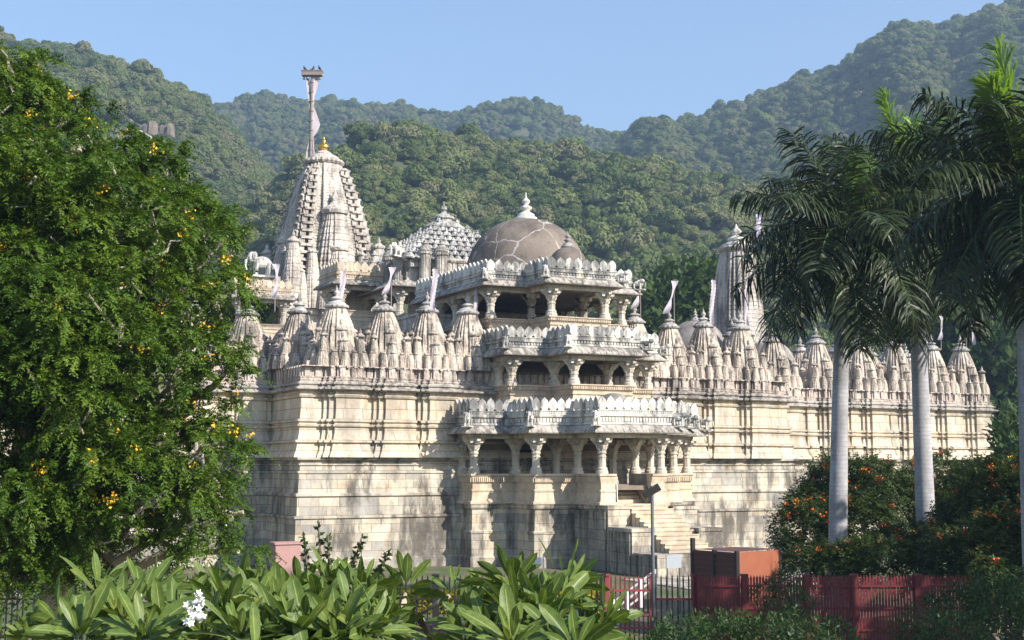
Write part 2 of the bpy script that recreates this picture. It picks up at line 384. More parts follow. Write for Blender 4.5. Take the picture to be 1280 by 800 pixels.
# low walls between spires
for u0, u1, v in ((-UC+.4, -4.5, .9), (4.5, UC-.4, .9), (-UE+.4, -UC+.5, VR+.8), (UC-.5, UE-.4, VR+.8)): lw = MB(); lw.box(u0, u1, v, v+.4, 9.1, 9.42); lw.build('parapet_wall', M['spire'], temple)


# ---- pillared porch storeys
def outline(steps, vb):                  # steps: (half width, v) from the outermost to the central bay
    L = [(-steps[0][0], vb)]
    for i, (h, v) in enumerate(steps):
        L.append((-h, v))
        if i+1 < len(steps): L.append((-steps[i+1][0], v))
    return L + [(-x, y) for x, y in reversed(L)]
MER = [(-.14,0),(.14,0),(.14,.05),(.205,.12),(.207,.30),(.17,.42),(.10,.50),(.045,.545),(0,.61),(-.045,.545),(-.10,.50),(-.17,.42),(-.207,.30),(-.205,.12),(-.14,.05)]
def merlons(mb, path, off, z, step=.46, th=.1, k=1.0):
    q = offset(path, off)
    for a, b in zip(q[:-1], q[1:]):
        L = math.hypot(b[0]-a[0], b[1]-a[1])
        if L < .3: continue
        n = max(1, round(L/step)); dx, dy = (b[0]-a[0])/L, (b[1]-a[1])/L; kk = L/n/.42
        for i in range(n):
            t = (i+.5)*L/n; cx, cy = a[0]+dx*t, a[1]+dy*t; vs = []; j = random.uniform(.96, 1.03)
            for o in (0, -th):
                for x, zz in MER: vs.append((cx+dx*x*kk+dy*o, cy+dy*x*kk-dx*o, z+zz*k*j))
            m = len(MER); fs = [tuple(range(m)), tuple(range(2*m-1, m-1, -1))]+[(e, m+e, m+(e+1) % m, (e+1) % m) for e in range(m)]
            mb.add(vs, fs)
def parapet(name, parent, path, z0, zm, k=1.0, off=.42, mat=None):
    mb = MB(); h = zm-z0
    mb.sweep(path, [(off+.04,z0),(off+.04,z0+.07),(off-.03,z0+.1),(off-.03,z0+h*.5),(off+.06,z0+h*.55),(off+.08,z0+h*.7),(off,z0+h*.75),(off,zm-.04),(off+.04,zm-.03),(off+.04,zm),(off-.16,zm),(off-.16,z0)])
    colonnettes(mb, path, off-.045, .16, z0+.13, z0+h*.46, .05)
    colonnettes(mb, path, off-.03, .1, z0+h*.76, zm-.06, .028)
    merlons(mb, path, off, zm, k=k)
    return mb.build(name, mat or M['parapet'], parent)
def eave(name, parent, path, zt, ze, o0=.40, o1=.80):
    mb = MB(); mb.sweep(path, [(-.1,ze-.02),(o1-.14,ze-.04),(o1-.02,ze-.05),(o1,ze),(o0+.16,zt-.06),(o0,zt),(-.1,zt)])
    q0, q1 = offset(path, o1), offset(path, o0)         # raised ribs down the slope
    for i in range(len(path)-1):
        a0, b0, a1, b1 = map(np.array, (q0[i], q0[i+1], q1[i], q1[i+1]))
        n = max(1, int(np.linalg.norm(b0-a0)/.32))
        for j in range(n):
            t = (j+.5)/n; p = a0+(b0-a0)*t; d = (b0-a0)/np.linalg.norm(b0-a0); nrm = np.array((d[1], -d[0])); p1 = p-nrm*(o1-o0)
            mb.tube([(p[0], p[1], ze+.01), ((p[0]*.55+p1[0]*.45), (p[1]*.55+p1[1]*.45), ze*.4+zt*.6-.02), (p1[0], p1[1], zt+.0)], .025, 5)
    return mb.build(name, M['eave'], parent)
def pillar_mesh(h, r=.185, flat=True):
    mb = MB()
    def sq(s, z): return [(s*math.cos(a), s*math.sin(a), z) for a in [math.pi/8+k*math.pi/4 for k in range(8)]]
    def bx(s, z):
        c = .93; return [(s,-s*c*.4,z),(s,s*c*.4,z),(s*c*.4+s*.35,s*.75+0*s,z),(s*.4,s,z),(-s*.4,s,z),(-s*.75,s*.75,z),(-s,s*.4,z),(-s,-s*.4,z),(-s*.75,-s*.75,z),(-s*.4,-s,z),(s*.4,-s,z),(s*.75,-s*.75,z)]
    mb.loft([bx(r*1.45,0),bx(r*1.45,.12),bx(r*1.25,.16),bx(r*1.3,.24),bx(r*1.08,.30)])
    c = h-.62
    mb.loft([sq(r*1.02,.28),sq(r*1.0,h*.45),sq(r*1.12,h*.46),sq(r*1.12,h*.49),sq(r*.97,h*.50),sq(r*.93,c-.1),sq(r*1.15,c-.08),sq(r*1.15,c),sq(r*.98,c+.02),sq(r*1.02,c+.1)])
    mb.loft([bx(r*.95,c+.08),bx(r*1.05,c+.16),bx(r*1.35,c+.24),bx(r*1.45,c+.26),bx(r*1.45,c+.33),bx(r*1.2,c+.35),bx(r*1.3,c+.5)])
    mb.box(-r*1.75,r*1.75,-r*1.75,r*1.75,h-.2,h)
    for q in range(4):                    # bracket arms under the beams
        prof = [(r*.9,c+.04),(r*1.25,c+.14),(r*1.55,c+.30),(r*2.0,c+.36),(r*2.5,c+.46),(r*2.9,h-.12),(r*3.0,h-.02),(r*.9,h-.02)]
        vs = []
        for s in (-1, 1):
            for x, z in prof:
                px, py = x, s*.085
                for _ in range(q): px, py = -py, px
                vs.append((px, py, z))
        m = len(prof); mb.add(vs, [tuple(range(m-1,-1,-1)), tuple(range(m,2*m))]+[(e,(e+1)%m,m+(e+1)%m,m+e) for e in range(m)])
    me = bpy.data.meshes.new('pillar'); me.from_pydata(mb.v, [], mb.f); me.update(); me.materials.append(M['pillar'])
    return me
def deck(name, parent, path, z, th, mat):
    mb = MB(); n = len(path); a = sum(path[i][0]*path[(i+1) % n][1]-path[(i+1) % n][0]*path[i][1] for i in range(n))
    p = path if a > 0 else path[::-1]
    mb.add([(x,y,z-th) for x,y in p]+[(x,y,z) for x,y in p], [tuple(range(n-1,-1,-1)), tuple(range(n,2*n))]+[(i,(i+1)%n,n+(i+1)%n,n+i) for i in range(n)])
    return mb.build(name, mat, parent)
def rail_prof(z0, z1, zi, fl=.0):
    h = z1-z0
    return [(.24+fl,z0),(.24+fl,z0+.1),(.14+fl,z0+.16),(.11+fl*.6,z0+h*.38),(.18,z0+h*.42),(.19,z0+h*.47),(.11,z0+h*.5),(.13,z0+h*.68),(.20,z0+h*.84),(.21,z0+h*.9),(.27,z0+h*.93),(.28,z1),(-.22,z1),(-.22,zi)]
def storey(name, steps, vb, z_floor, z0, z_rail, z_beam, z_eave, z_top, zm, kmer, opening=None, extra=(), label=None):
    P = empty(name, (0,0,0)); P.parent = temple
    path = outline(steps, vb); h = z_beam-z_rail
    rl = MB()
    if opening:
        k = len(path)//2
        rl.sweep(path[:k]+[(-opening, path[k-1][1])], rail_prof(z0, z_rail, z_floor, .06)); rl.sweep([(opening, path[k][1])]+path[k:], rail_prof(z0, z_rail, z_floor, .06))
    else: rl.sweep(path, rail_prof(z0, z_rail, z_floor))
    colonnettes(rl, path[:len(path)//2] if opening else path, .19, .1, z0+(z_rail-z0)*.72, z0+(z_rail-z0)*.88, .028)
    if opening: colonnettes(rl, path[len(path)//2:], .19, .1, z0+(z_rail-z0)*.72, z0+(z_rail-z0)*.88, .028)
    rl.build('balustrade', M['rail'], P)
    ip = offset(path, -.2)
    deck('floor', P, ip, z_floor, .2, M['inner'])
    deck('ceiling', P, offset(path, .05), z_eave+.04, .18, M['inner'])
    bm = MB(); bm.sweep(path, [(.2,z_beam),(.24,z_beam+.1),(.24,z_eave+.03),(-.2,z_eave+.03),(-.2,z_beam)])
    for i in range(1, len(path)-1): pass
    bm.build('beam', M['pillar'], P)
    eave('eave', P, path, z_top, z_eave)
    parapet('parapet', P, path, z_top, zm, kmer)
    deck('roof', P, offset(path, .3), z_top+.02, .1, M['greydome'])
    pm = pillar_mesh(h)
    pts = [p for p in path[1:-1]]+list(extra)
    for x, y in pts:
        o = link('pillar', pm, None, P); o.location = (x, y, z_rail)
    return P, path
PORCH, path1 = storey('porch', [(5.9,-1.63),(3.735,-3.69),(1.565,-5.9)], -.25, 3.72, 2.87, 4.25, 5.86, 6.12, 6.47, 7.13, 1.0, opening=.95,
    extra=[(-5.9,-.3),(5.9,-.3)])
for x in (-3.735, -1.565, 1.565, 3.735):            # inner row stands on the floor
    for y in (-1.63,):
        if abs(x) < 3: o = link('pillar', bpy.data.meshes['pillar'], None, PORCH); o.location = (x, y, 3.72); o.scale = (1, 1, (5.86-3.72)/(5.86-4.25))
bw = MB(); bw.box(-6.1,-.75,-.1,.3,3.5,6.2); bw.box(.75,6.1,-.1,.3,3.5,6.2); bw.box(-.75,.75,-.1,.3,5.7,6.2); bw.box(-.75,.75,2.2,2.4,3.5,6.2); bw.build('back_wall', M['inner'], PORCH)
dj = MB()
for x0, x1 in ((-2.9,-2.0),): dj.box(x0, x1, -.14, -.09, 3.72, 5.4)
dj.build('dark_doorway', plain('doorway_shade', (.012,.010,.009), .8), PORCH)  # near-black sheet paints the shade inside an open doorway
# base below the porch
base = MB()
lowpath = outline([(5.9,-1.63),(3.735,-3.69),(1.565,-5.9)], .2)
base.sweep(lowpath, [(.30,-.3),(.30,.4),(.22,.5),(.22,1.5),(.26,1.54),(.26,1.62),(.16,1.68),(.14,2.62),(.22,2.66),(.26,2.74),(.26,2.86),(-.5,2.868)])
base.build('base', M['podium'], PORCH)
deck('landing', PORCH, [(-.95,-6.2),(.95,-6.2),(.95,-4.3),(-.95,-4.3)], 2.9, .3, M['rail'])
ent = MB(); ent.box(-1.2,1.2,-4.6,-4.4,2.88,3.74); ent.box(-1.25,-1.0,-5.7,-4.4,2.88,3.74); ent.box(1.0,1.25,-5.7,-4.4,2.88,3.74)
for k in range(4): ent.box(-.94+.0,.94,-5.2+.18*k,-4.4,2.9+.17*k,2.9+.17*(k+1)-.004)
ent.build('entrance_step', M['rail'], PORCH)
hr = MB(); hr.tube([(-.72,-5.8,2.9),(-.72,-5.8,3.75),(-.70,-5.66,3.86),(-.66,-5.45,3.8)], .028, 6); hr.build('handrail', M['whitepaint'], PORCH)
# dome over the porch, seen above its parapet
def dome(name, parent, c, r, z0, h, mat, n=40, fin=None, fmat=None):
    mb = MB(); prof = [(r*1.03, -.5), (r*1.03, 0)]
    for i in range(1, 13):
        a = math.pi/2*i/13; prof.append((r*math.cos(a)**.9, h*math.sin(a)**.95))
    prof.append((.02, h)); mb.lathe(prof, n, (c[0], c[1], z0)); d = mb.build(name, mat, parent, True)
    if fin:
        f = MB(); f.lathe([(x*fin, z*fin) for x, z in ((.62,-.1),(.60,.1),(.45,.16),(.47,.26),(.34,.34),(.2,.42),(.2,.5),(.33,.58),(.33,.66),(.15,.76),(.1,.82),(.22,.92),(.22,1.02),(.1,1.14),(.06,1.2),(.03,1.42),(.005,1.5))], 20, (c[0], c[1], z0+h)); f.build('finial', fmat or M['cap'], d, True)
    return d
dome('porch_dome', PORCH, (.1,-4.2), .95, 6.95, 1.05, M['greydome'])
GAL, path2 = storey('upper_gallery', [(3.8,-1.34),(1.51,-3.30)], 1.2, 7.7, 7.6, 8.42, 9.58, 9.84, 10.19, 10.68, .92, extra=[(-3.8,.1),(3.8,.1)])
gw = MB(); gw.sweep(path2, [(.10,6.45),(.10,7.5),(.16,7.55),(.16,7.62),(-.2,7.62)]); gw.build('gallery_wall', M['rail'], GAL)
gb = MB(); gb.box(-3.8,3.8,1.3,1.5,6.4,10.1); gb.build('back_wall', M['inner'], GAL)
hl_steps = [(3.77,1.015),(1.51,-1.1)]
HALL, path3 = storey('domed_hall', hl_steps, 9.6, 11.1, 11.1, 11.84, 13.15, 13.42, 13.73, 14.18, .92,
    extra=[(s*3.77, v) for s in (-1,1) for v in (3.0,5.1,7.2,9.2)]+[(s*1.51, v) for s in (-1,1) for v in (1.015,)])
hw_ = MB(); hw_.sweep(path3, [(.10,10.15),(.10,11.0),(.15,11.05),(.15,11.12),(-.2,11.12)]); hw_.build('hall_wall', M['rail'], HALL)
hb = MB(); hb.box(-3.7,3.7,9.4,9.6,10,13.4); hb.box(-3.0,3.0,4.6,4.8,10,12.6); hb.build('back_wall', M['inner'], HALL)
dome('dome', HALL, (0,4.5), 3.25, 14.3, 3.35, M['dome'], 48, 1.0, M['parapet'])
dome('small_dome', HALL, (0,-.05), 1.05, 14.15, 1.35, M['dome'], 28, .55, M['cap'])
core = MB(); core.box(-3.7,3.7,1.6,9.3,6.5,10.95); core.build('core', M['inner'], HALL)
# carved beasts standing at the parapet corners
def beast_mesh(s=1.0):
    mb = MB()
    def ell(c, r, n=8, m=6):
        rings = [[(c[0]+r[0]*math.sin(math.pi*i/m)*math.cos(2*math.pi*j/n), c[1]+r[1]*math.sin(math.pi*i/m)*math.sin(2*math.pi*j/n), c[2]-r[2]*math.cos(math.pi*i/m)) for j in range(n)] for i in range(m+1)]
        rings[0] = [(c[0]+.001*math.cos(j), c[1]+.001*math.sin(j), c[2]-r[2]) for j in range(n)]; rings[-1] = [(c[0]+.001*math.cos(j), c[1]+.001*math.sin(j), c[2]+r[2]) for j in range(n)]
        mb.loft(rings)
    ell((0,0,.38), (.15,.3,.17)); ell((0,-.33,.52), (.11,.15,.15))
    for x in (-.09,.09):
        for y in (-.2,.2): mb.tube([(x,y,.35),(x*1.05,y,.15),(x*1.05,y-.02,0)], [.07,.055,.06], 7)
        ell((x*1.4,-.27,.55), (.03,.09,.11), 6, 4)
    mb.tube([(0,-.44,.52),(0,-.53,.4),(0,-.55,.25),(0,-.5,.14)], [.055,.045,.035,.025], 7)
    mb.tube([(0,.28,.42),(0,.36,.3),(0,.36,.2)], [.02,.016,.016], 5)
    mb.box(-.2,.2,-.5,.4,-.06,0)
    me = bpy.data.meshes.new('beast'); me.from_pydata(mb.v, [], mb.f); me.materials.append(M['parapet']); return me
BE = beast_mesh()
def beasts(parent, path, z, k=1.0, off=.62):
    q = offset(path, off); n = len(path)
    for i in range(1, n-1):
        a, b, c = path[i-1], path[i], path[i+1]
        cr = (b[0]-a[0])*(c[1]-b[1])-(b[1]-a[1])*(c[0]-b[0])
        if cr > 0:
            o = link('carved_beast', BE, None, parent); o.location = (q[i][0]*.995, q[i][1], z); o.scale = (k, k, k); o.rotation_euler[2] = R(-40 if b[0] < 0 else 40)
beasts(PORCH, path1, 6.42, .95); beasts(GAL, path2, 10.12, .8); beasts(HALL, path3, 13.68, .8)

# ---- staircase in front of the porch
ST = empty('staircase', (0,0,0)); ST.parent = temple
def cheek(x0, x1, y0, y1, z1, mat, zb=-.3):
    mb = MB(); mb.box(x0, x1, y0, y1, zb, z1-.16); mb.box(x0-.05, x1+.05, y0-.05, y1+.02, z1-.155, z1); return mb.build('cheek_wall', mat, ST)
MS = {}
cheek(-1.80,-.65,-6.80,-5.25,2.86,M['podium']); cheek(1.62,2.92,-6.80,-4.0,2.80,M['podium'])
cheek(-1.78,-.68,-8.75,-6.86,1.94,M['podium']); cheek(1.65,2.90,-8.75,-6.86,1.90,M['podium'])
# blackened west face, slabs a little proud of the cheeks
bk = MB(); bk.box(-1.90,-1.83,-6.68,-3.98,-.3,2.6); bk.box(-1.86,-1.80,-8.66,-6.87,-.3,1.77); bk.box(-1.86,-1.80,-10.6,-8.81,-.3,.86);
bk.build('stained_side', M['black'], ST)
fl = MB(); nst = 11
for k in range(nst):
    z1 = 2.87-(k+.02)*.175; y0 = -6.2-k*.33; fl.box(-.62, 1.60, y0-.33, y0+.04 if k else -5.95, -.3+.001*k, z1)
    fl.box(-.62, 1.60, y0-.36, y0-.28, z1-.05, z1+.008)
fl.build('step_flight', M['rail'], ST)
pf = MB(); pf.box(-1.78, 2.9, -10.7, -9.85, -.3, .93); pf.box(-1.78,-.66,-9.85,-8.82,-.3,.93); pf.box(1.66,2.9,-9.85,-8.82,-.3,.93); pf.build('lower_landing', M['podium'], ST)

# ---- hall with pyramid roof of bell turrets
PY = empty('bell_roof_hall', (0,0,0)); PY.parent = temple
pp = [(-4.3,19.5),(-4.3,11.6),(-2.2,11.6),(-2.2,10.6),(2.2,10.6),(2.2,11.6),(4.3,11.6),(4.3,19.5)]
fl = MB(); fl.box(-5.0,5.0,10.2,20.2,9.0,12.35); fl.sweep([(-5.0,20),(-5.0,10.4),(5.0,10.4),(5.0,20)], [(.0,12.2),(.2,12.3),(.2,12.5),(-.1,12.55)]); fl.build('terrace', M['greyspire'], PY)
pr = MB(); pr.sweep(pp, rail_prof(12.35, 13.0, 12.4)); pr.build('balustrade', M['rail'], PY)
pm2 = pillar_mesh(1.35)
for x, y in pp[1:-1]+[(-4.3,14.2),(-4.3,16.8),(4.3,14.2)]: link('pillar', pm2, None, PY).location = (x, y, 13.0)
bm = MB(); bm.sweep(pp, [(.2,14.35),(.24,14.45),(.24,14.62),(-.2,14.62),(-.2,14.35)]); bm.box(-3.9,3.9,12.4,19,12.4,12.5); bm.box(-3.0,3.0,13.4,13.6,12.4,14.5); bm.build('beam', M['pillar'], PY)
eave('eave', PY, pp, 14.92, 14.62)
deck('ceiling', PY, offset(pp, .1), 14.9, .2, M['inner'])
bd = MB(); bp_ = [(-3.7,18.9),(-3.7,12.0),(-1.9,12.0),(-1.9,11.4),(1.9,11.4),(1.9,12.0),(3.7,12.0),(3.7,18.9)]
bd.sweep(bp_+[], [(.3,14.9),(.3,15.0),(.2,15.05),(.05,15.15),(.0,15.3),(.0,16.15),(.12,16.2),(.2,16.3),(.2,16.4),(-.3,16.5)], closed=True)
colonnettes(bd, bp_, .0, .34, 15.15, 16.15, .11); bd.build('drum_wall', M['greyspire'], PY)
tu = MB(); CX, CY = 0, 15.3
def ghanta(mb, x, y, z, r):
    mb.lathe([(r*.8,-.25*r),(r*1.05,.0),(r*1.05,r*.12),(r*.85,r*.3),(r*.7,r*.62),(r*.42,r*.9),(r*.40,r*1.0),(r*.55,r*1.1),(r*.45,r*1.25),(r*.3,r*1.35),(r*.28,r*1.55),(.02,r*1.8)], 9, (x, y, z))
LV = 8
for k in range(LV):
    s = 3.75*(1-k/(LV+.35)); z = 16.35+k*.36
    tu.box(CX-s+.1, CX+s-.1, CY-s+.1, CY+s-.1, z-.5, z+.05)
    n = max(2, int(round(2*s/.5)))
    for i in range(n+1):
        t = -s+2*s*i/n
        for x, y in ((t,-s),(t,s),(-s,t),(s,t)):
            ghanta(tu, CX+x+random.uniform(-.03,.03), CY+y+random.uniform(-.03,.03), z, .29)
tu.build('roof', M['crust'], PY)
tb = MB(); tb.lathe([(.9,19.0),(1.02,19.05),(1.2,19.15),(1.22,19.26),(1.05,19.42),(.72,19.6),(.5,19.68),(.5,19.76),(.62,19.82),(.6,19.92),(.36,20.08),(.2,20.15),(.12,20.3),(.2,20.4),(.18,20.52),(.06,20.66),(.01,20.9)], 40, (CX, CY, -.35), .02); tb.build('crowning_bell', M['crust'], PY)
for x, w in ((-2.9,.33),(-1.9,.36),(2.2,.36),(3.1,.33)):
    b = MB(); b.box(0,0,0,0,0,0); b = MB(); b.loft([[(x+w*q*p, 11.35+w*q*r_, z) for p, r_ in UNIT] for z, q in ((14.95,1.15),(15.1,1.15),(15.15,.95),(16.5,.95),(16.55,1.15),(16.7,1.15))]); ghanta(b, x, 11.35, 16.75, w*1.1); b.build('turret', M['greyspire'], PY)
for y, w in ((12.6,.36),(14.0,.4),(16.6,.4),(18.0,.36)):
    b = MB(); b.box(0,0,0,0,0,0); b = MB(); b.loft([[(-3.95+w*q*p, y+w*q*r_, z) for p, r_ in UNIT] for z, q in ((14.95,1.15),(15.1,1.15),(15.15,.95),(16.4,.95),(16.45,1.15),(16.6,1.15))]); ghanta(b, -3.95, y, 16.65, w*1.1); b.build('turret', M['greyspire'], PY)
lion = link('carved_beast', BE, None, PY); lion.location = (-4.35, 12.0, 16.45); lion.rotation_euler[2] = R(-60); lion.scale = (1.0,1.0,1.1)
# long side terrace in shade between hall and spires
tr = MB(); tr.box(-5.6,5.6,5.9,22,9.05,12.2); tr.sweep([(-5.6,22),(-5.6,5.9),(5.6,5.9),(5.6,22)], [(.0,11.5),(.25,11.6),(.25,11.72),(.06,11.8),(.06,12.3),(.14,12.36),(.14,12.5),(-.2,12.5)])
tr.build('side_terrace', M['greyspire'], temple)

# ---- the great spire
BIG = empty('main_spire', (0,0,0)); BIG.parent = temple
g = MB(); SX, SY = .0, 38.0
zs = [(9,4.4),(12,4.4),(12.1,4.6),(12.5,4.6),(12.6,4.2),(15.4,4.1),(15.5,4.4),(15.9,4.4),(16.0,3.95)]
rings = [[(SX+s*x, SY+s*y, z) for x, y in UNIT] for z, s in zs]
NZ = 50; zn, z00 = 27.3, 16.0
def sw(z): t = (z-z00)/(zn-z00); return 3.95*(1-.66*(.42*t+.58*t**2.2))
for i in range(NZ):
    za, zb_ = z00+(zn-z00)*i/NZ, z00+(zn-z00)*(i+1)/NZ
    for z, k in ((za+.02, 1.007), (za+(zb_-za)*.7, 1.005), (za+(zb_-za)*.74, .993), (zb_-.01, .993)): rings.append([(SX+sw(z)*k*x, SY+sw(z)*k*y, z) for x, y in UNIT])
g.loft(rings, cap0=False)
body = g.build('tower', M['bigspire'], BIG)
NB = [MB() for _ in range(8)]
for i in range(19):                      # bands of niches climbing each corner strip
    z = 16.2+i*.565
    if z > 26.9: break
    s = sw(z)
    for q in range(4):
        for sx in (-1, 1):
            nb = NB[q*2+(sx > 0)]
            for fx, fy in ((.67*sx, -.86),):
                x, y = fx*s, fy*s; hw = .13*s*1.0
                ax, ay = (1,0), (0,-1)
                for _ in range(q): x, y = -y, x; ax = (-ax[1], ax[0]); ay = (-ay[1], ay[0])
                A = np.array((ax[0],ax[1],0.)); B = np.array((ay[0],ay[1],0.)); C0 = np.array((SX+x, SY+y, z)); U = np.array((0,0,1.))
                for dx in (-.82, .82): nb.obox(C0+A*hw*dx+U*.2+B*.09, A, B, U, hw*.52, .02+.016*s, .2)
                nb.obox(C0+U*.44+B*.14, A, B, U, hw*1.05, .05+.03*s, .05); nb.obox(C0+U*.0+B*.14, A, B, U, hw*1.05, .05+.026*s, .04); nb.obox(C0+U*.5+B*.1, A, B, U, hw*.6, .1, .05)
for nb in NB: nb.build('niche_band', M['bigspire'], body)
us = MB()
for q in range(4):
    def rot(x, y):
        for _ in range(q): x, y = -y, x
        return SX+x, SY+y
    for d, w, h, zb_ in ((-2.75,1.75,7.2,15.9),(-3.75,1.3,4.3,15.9),(-4.4,.9,2.6,15.6)):
        h = h*(1 if q == 0 else .72); x, y = rot(0, d*(1 if q == 0 else .9)); spire_body(us, x, y, zb_, h, w, .45, 1.9, 14, .02); mini_cap(us, x, y, zb_+h, w*.5, 16)
    for sx in (-1, 1):
        for fx, fy, w, h, zb_ in ((1.9*sx,-3.5,.62,4.1,15.9),(2.75*sx,-3.6,.5,2.6,15.9),(1.25*sx,-4.2,.45,1.8,15.8)):
            x, y = rot(fx, fy); spire_body(us, x, y, zb_, h, w, .45, 1.9, 8, .02); mini_cap(us, x, y, zb_+h, w*.5, 10)
    x, y = rot(-3.3,-3.3); spire_body(us, x, y, 15.9, 4.8, .75, .5, 1.9, 9); mini_cap(us, x, y, 20.7, .42, 10)
    x, y = rot(-3.9,-3.9); spire_body(us, x, y, 12.6, 4.6, .7, .7, 2.2, 9); mini_cap(us, x, y, 17.2, .45, 10)
    for sx in (-1, 1): x, y = rot(3.0*sx,-4.5); spire_body(us, x, y, 11, 4.4, .62, .75, 2.4, 9); mini_cap(us, x, y, 15.4, .45, 10)
us.build('half_spire', M['bigspire'], BIG)
ak = MB(); ak.lathe([(1.15,27.2),(1.2,27.3),(1.42,27.36),(1.55,27.5),(1.52,27.66),(1.3,27.78)], 48, (SX, SY, 0), .025); ak.lathe([(1.25,27.78),(1.15,27.95),(.85,28.12),(.6,28.2),(.62,28.28),(.5,28.38),(.36,28.46),(.3,28.5)], 28, (SX, SY, 0)); ak.build('amalaka', M['bigspire'], BIG)
kg = MB(); kg.lathe([(.2,28.46),(.34,28.54),(.43,28.68),(.45,28.82),(.36,28.98),(.2,29.08),(.14,29.16),(.2,29.22),(.12,29.3),(.07,29.5),(.01,29.72)], 20, (SX, SY, 0)); kg.build('finial', M['gold'], BIG, True)
# balconies on the flanks of the great spire
def balcony(cx, cy, hx, hy, zf, ze, name='balcony', beast=None):
    B = empty(name, (0,0,0)); B.parent = temple
    pth = [(cx-hx, cy+hy), (cx-hx, cy-hy), (cx+hx, cy-hy), (cx+hx, cy+hy)]
    mb = MB(); mb.box(cx-hx-.2, cx+hx+.2, cy-hy-.2, cy+hy, 9, zf); mb.sweep(pth, rail_prof(zf, zf+.6, zf)); mb.build('balustrade', M['rail'], B)
    pm = pillar_mesh(ze-zf-.85)
    for x, y in pth[1:3]+[(cx-hx, cy+hy*.6)]: link('pillar', pm, None, B).location = (x, y, zf+.6)
    mb = MB(); mb.sweep(pth, [(.2,ze-.26),(.24,ze-.2),(.24,ze+.03),(-.2,ze+.03),(-.2,ze-.26)]); mb.box(cx-hx*.6, cx+hx*.6, cy+hy*.7, cy+hy*.8, zf, ze); mb.build('beam', M['pillar'], B)
    deck('ceiling', B, offset(pth, .1), ze+.2, .18, M['inner']); eave('eave', B, pth, ze+.3, ze); parapet('parapet', B, pth, ze+.3, ze+.8, .95, mat=M['rail'])
    if beast: o = link('carved_beast', BE, None, B); o.location = beast[:3]; o.scale = (beast[3],)*3; o.rotation_euler[2] = R(-60)
balcony(-5.2, 16.0, 1.5, 1.4, 12.9, 14.95)
balcony(-6.2, 35.0, 1.6, 2.4, 13.8, 16.15)
pk = MB(); pk.box(-6.7,-4.6,33.4,36,16.4,17.95); pk.sweep([(-6.7,36),(-6.7,33.4),(-4.6,33.4)], [(.0,17.4),(.3,17.35),(.34,17.42),(.0,17.6)]); pk.build('turret', M['bigspire'], temple)
lb = link('carved_beast', BE, None, temple); lb.location = (-5.9, 33.6, 17.95); lb.scale = (2.2,2.2,2.5); lb.rotation_euler[2] = R(-90)

# ---- tall corner spires and low domes on the roof
def tall_spire(x, y, zb_, h, w, mat):
    T_ = empty('corner_spire', (0,0,0)); T_.parent = temple
    mb = MB(); rings = [[(x+s*a, y+s*b, z) for a, b in UNIT] for z, s in ((9,w*1.08),(zb_-.4,w*1.08),(zb_-.3,w*1.16),(zb_,w*1.16),(zb_+.1,w))]; mb.loft(rings, cap0=False)
    spire_body(mb, x, y, zb_, h, w, .66, 2.3, 22, .008); sub_spires(mb, w*.95, h*.62, zb_-.5, x, y); mb.build('tower', mat, T_)
    a = MB(); k = w*.72; z = zb_+h
    a.lathe([(k*.8,-.1),(k*.86,.12),(k*1.02,.2),(k*1.08,.34),(k*1.0,.48),(k*.95,.5)], 36, (x,y,z), .02); a.build('amalaka', mat, T_)
    f = MB(); f.lathe([(k*.95,.48),(k*.8,.68),(k*.5,.85),(k*.45,.92),(k*.58,1.0),(k*.55,1.1),(k*.3,1.25),(k*.16,1.34),(k*.32,1.5),(k*.3,1.68),(k*.1,1.9),(.01,2.2)], 24, (x,y,z)); f.build('finial', M['parapet'], T_, True)
tall_spire(25.15, 20.0, 13.2, 6.6, 1.75, M['greyspire'])
tall_spire(-25.15, 20.0, 13.2, 6.6, 1.75, M['greyspire'])
for x, y, r, z0, h in ((13.6,8.6,1.9,11.2,2.1),(-11.2,8.2,1.55,10.2,1.75),(19.6,9.4,1.7,10.6,1.8),(27.0,11.5,1.7,10.6,1.9)):
    d = dome('roof_dome', temple, (x,y), r, z0, h, M['greydome'], 32, .5, M['cap'])
    dm = MB(); dm.lathe([(r*1.12,9.0),(r*1.12,z0-.4),(r*1.2,z0-.35),(r*1.2,z0-.2),(r*1.05,z0-.15)], 24, (x,y,0)); dm.build('drum_wall', M['greyspire'], d)
# ------------------------------------------------------------------ ground, hills, forest
def wob(x, y, s, seed=0):
    r = np.random.default_rng(seed); v = 0
    for k in range(7):
        a, p, f = r.uniform(0, 6.28), r.uniform(0, 6.28), (1.7**k)/s
        v = v+np.sin((x*np.cos(a)+y*np.sin(a))*f*6.28+p)*.62**k
    return v
def mound(x, y):                         # the photographer's terrace falls away towards the temple fence
    fd = (x-CAM[0])*math.sin(YAW)+(y-CAM[1])*math.cos(YAW)
    return 2.6*np.clip((23-fd)/14, 0, 1)**1.3
gr = np.concatenate([np.arange(0.5, 60, 1.5), np.geomspace(60, 4200, 40)]); ga = np.linspace(0, 2*math.pi, 145)
A_, R_ = np.meshgrid(ga, gr); X_, Y_ = CAM[0]+R_*np.sin(A_), CAM[1]+R_*np.cos(A_)
Z_ = mound(X_, Y_)+.03*wob(X_, Y_, 9)*np.clip((20-R_)/10+1, 0, 1)*(R_ < 60)
n0, n1 = A_.shape; idx = np.arange(n0*n1).reshape(n0, n1)
Fq = np.stack([idx[:-1,:-1], idx[:-1,1:], idx[1:,1:], idx[1:,:-1]], -1).reshape(-1, 4)[:, ::-1]
m, nt, b = nm('lawn_and_soil'); T = NT(nt); pos = T.n('ShaderNodeNewGeometry').outputs['Position']
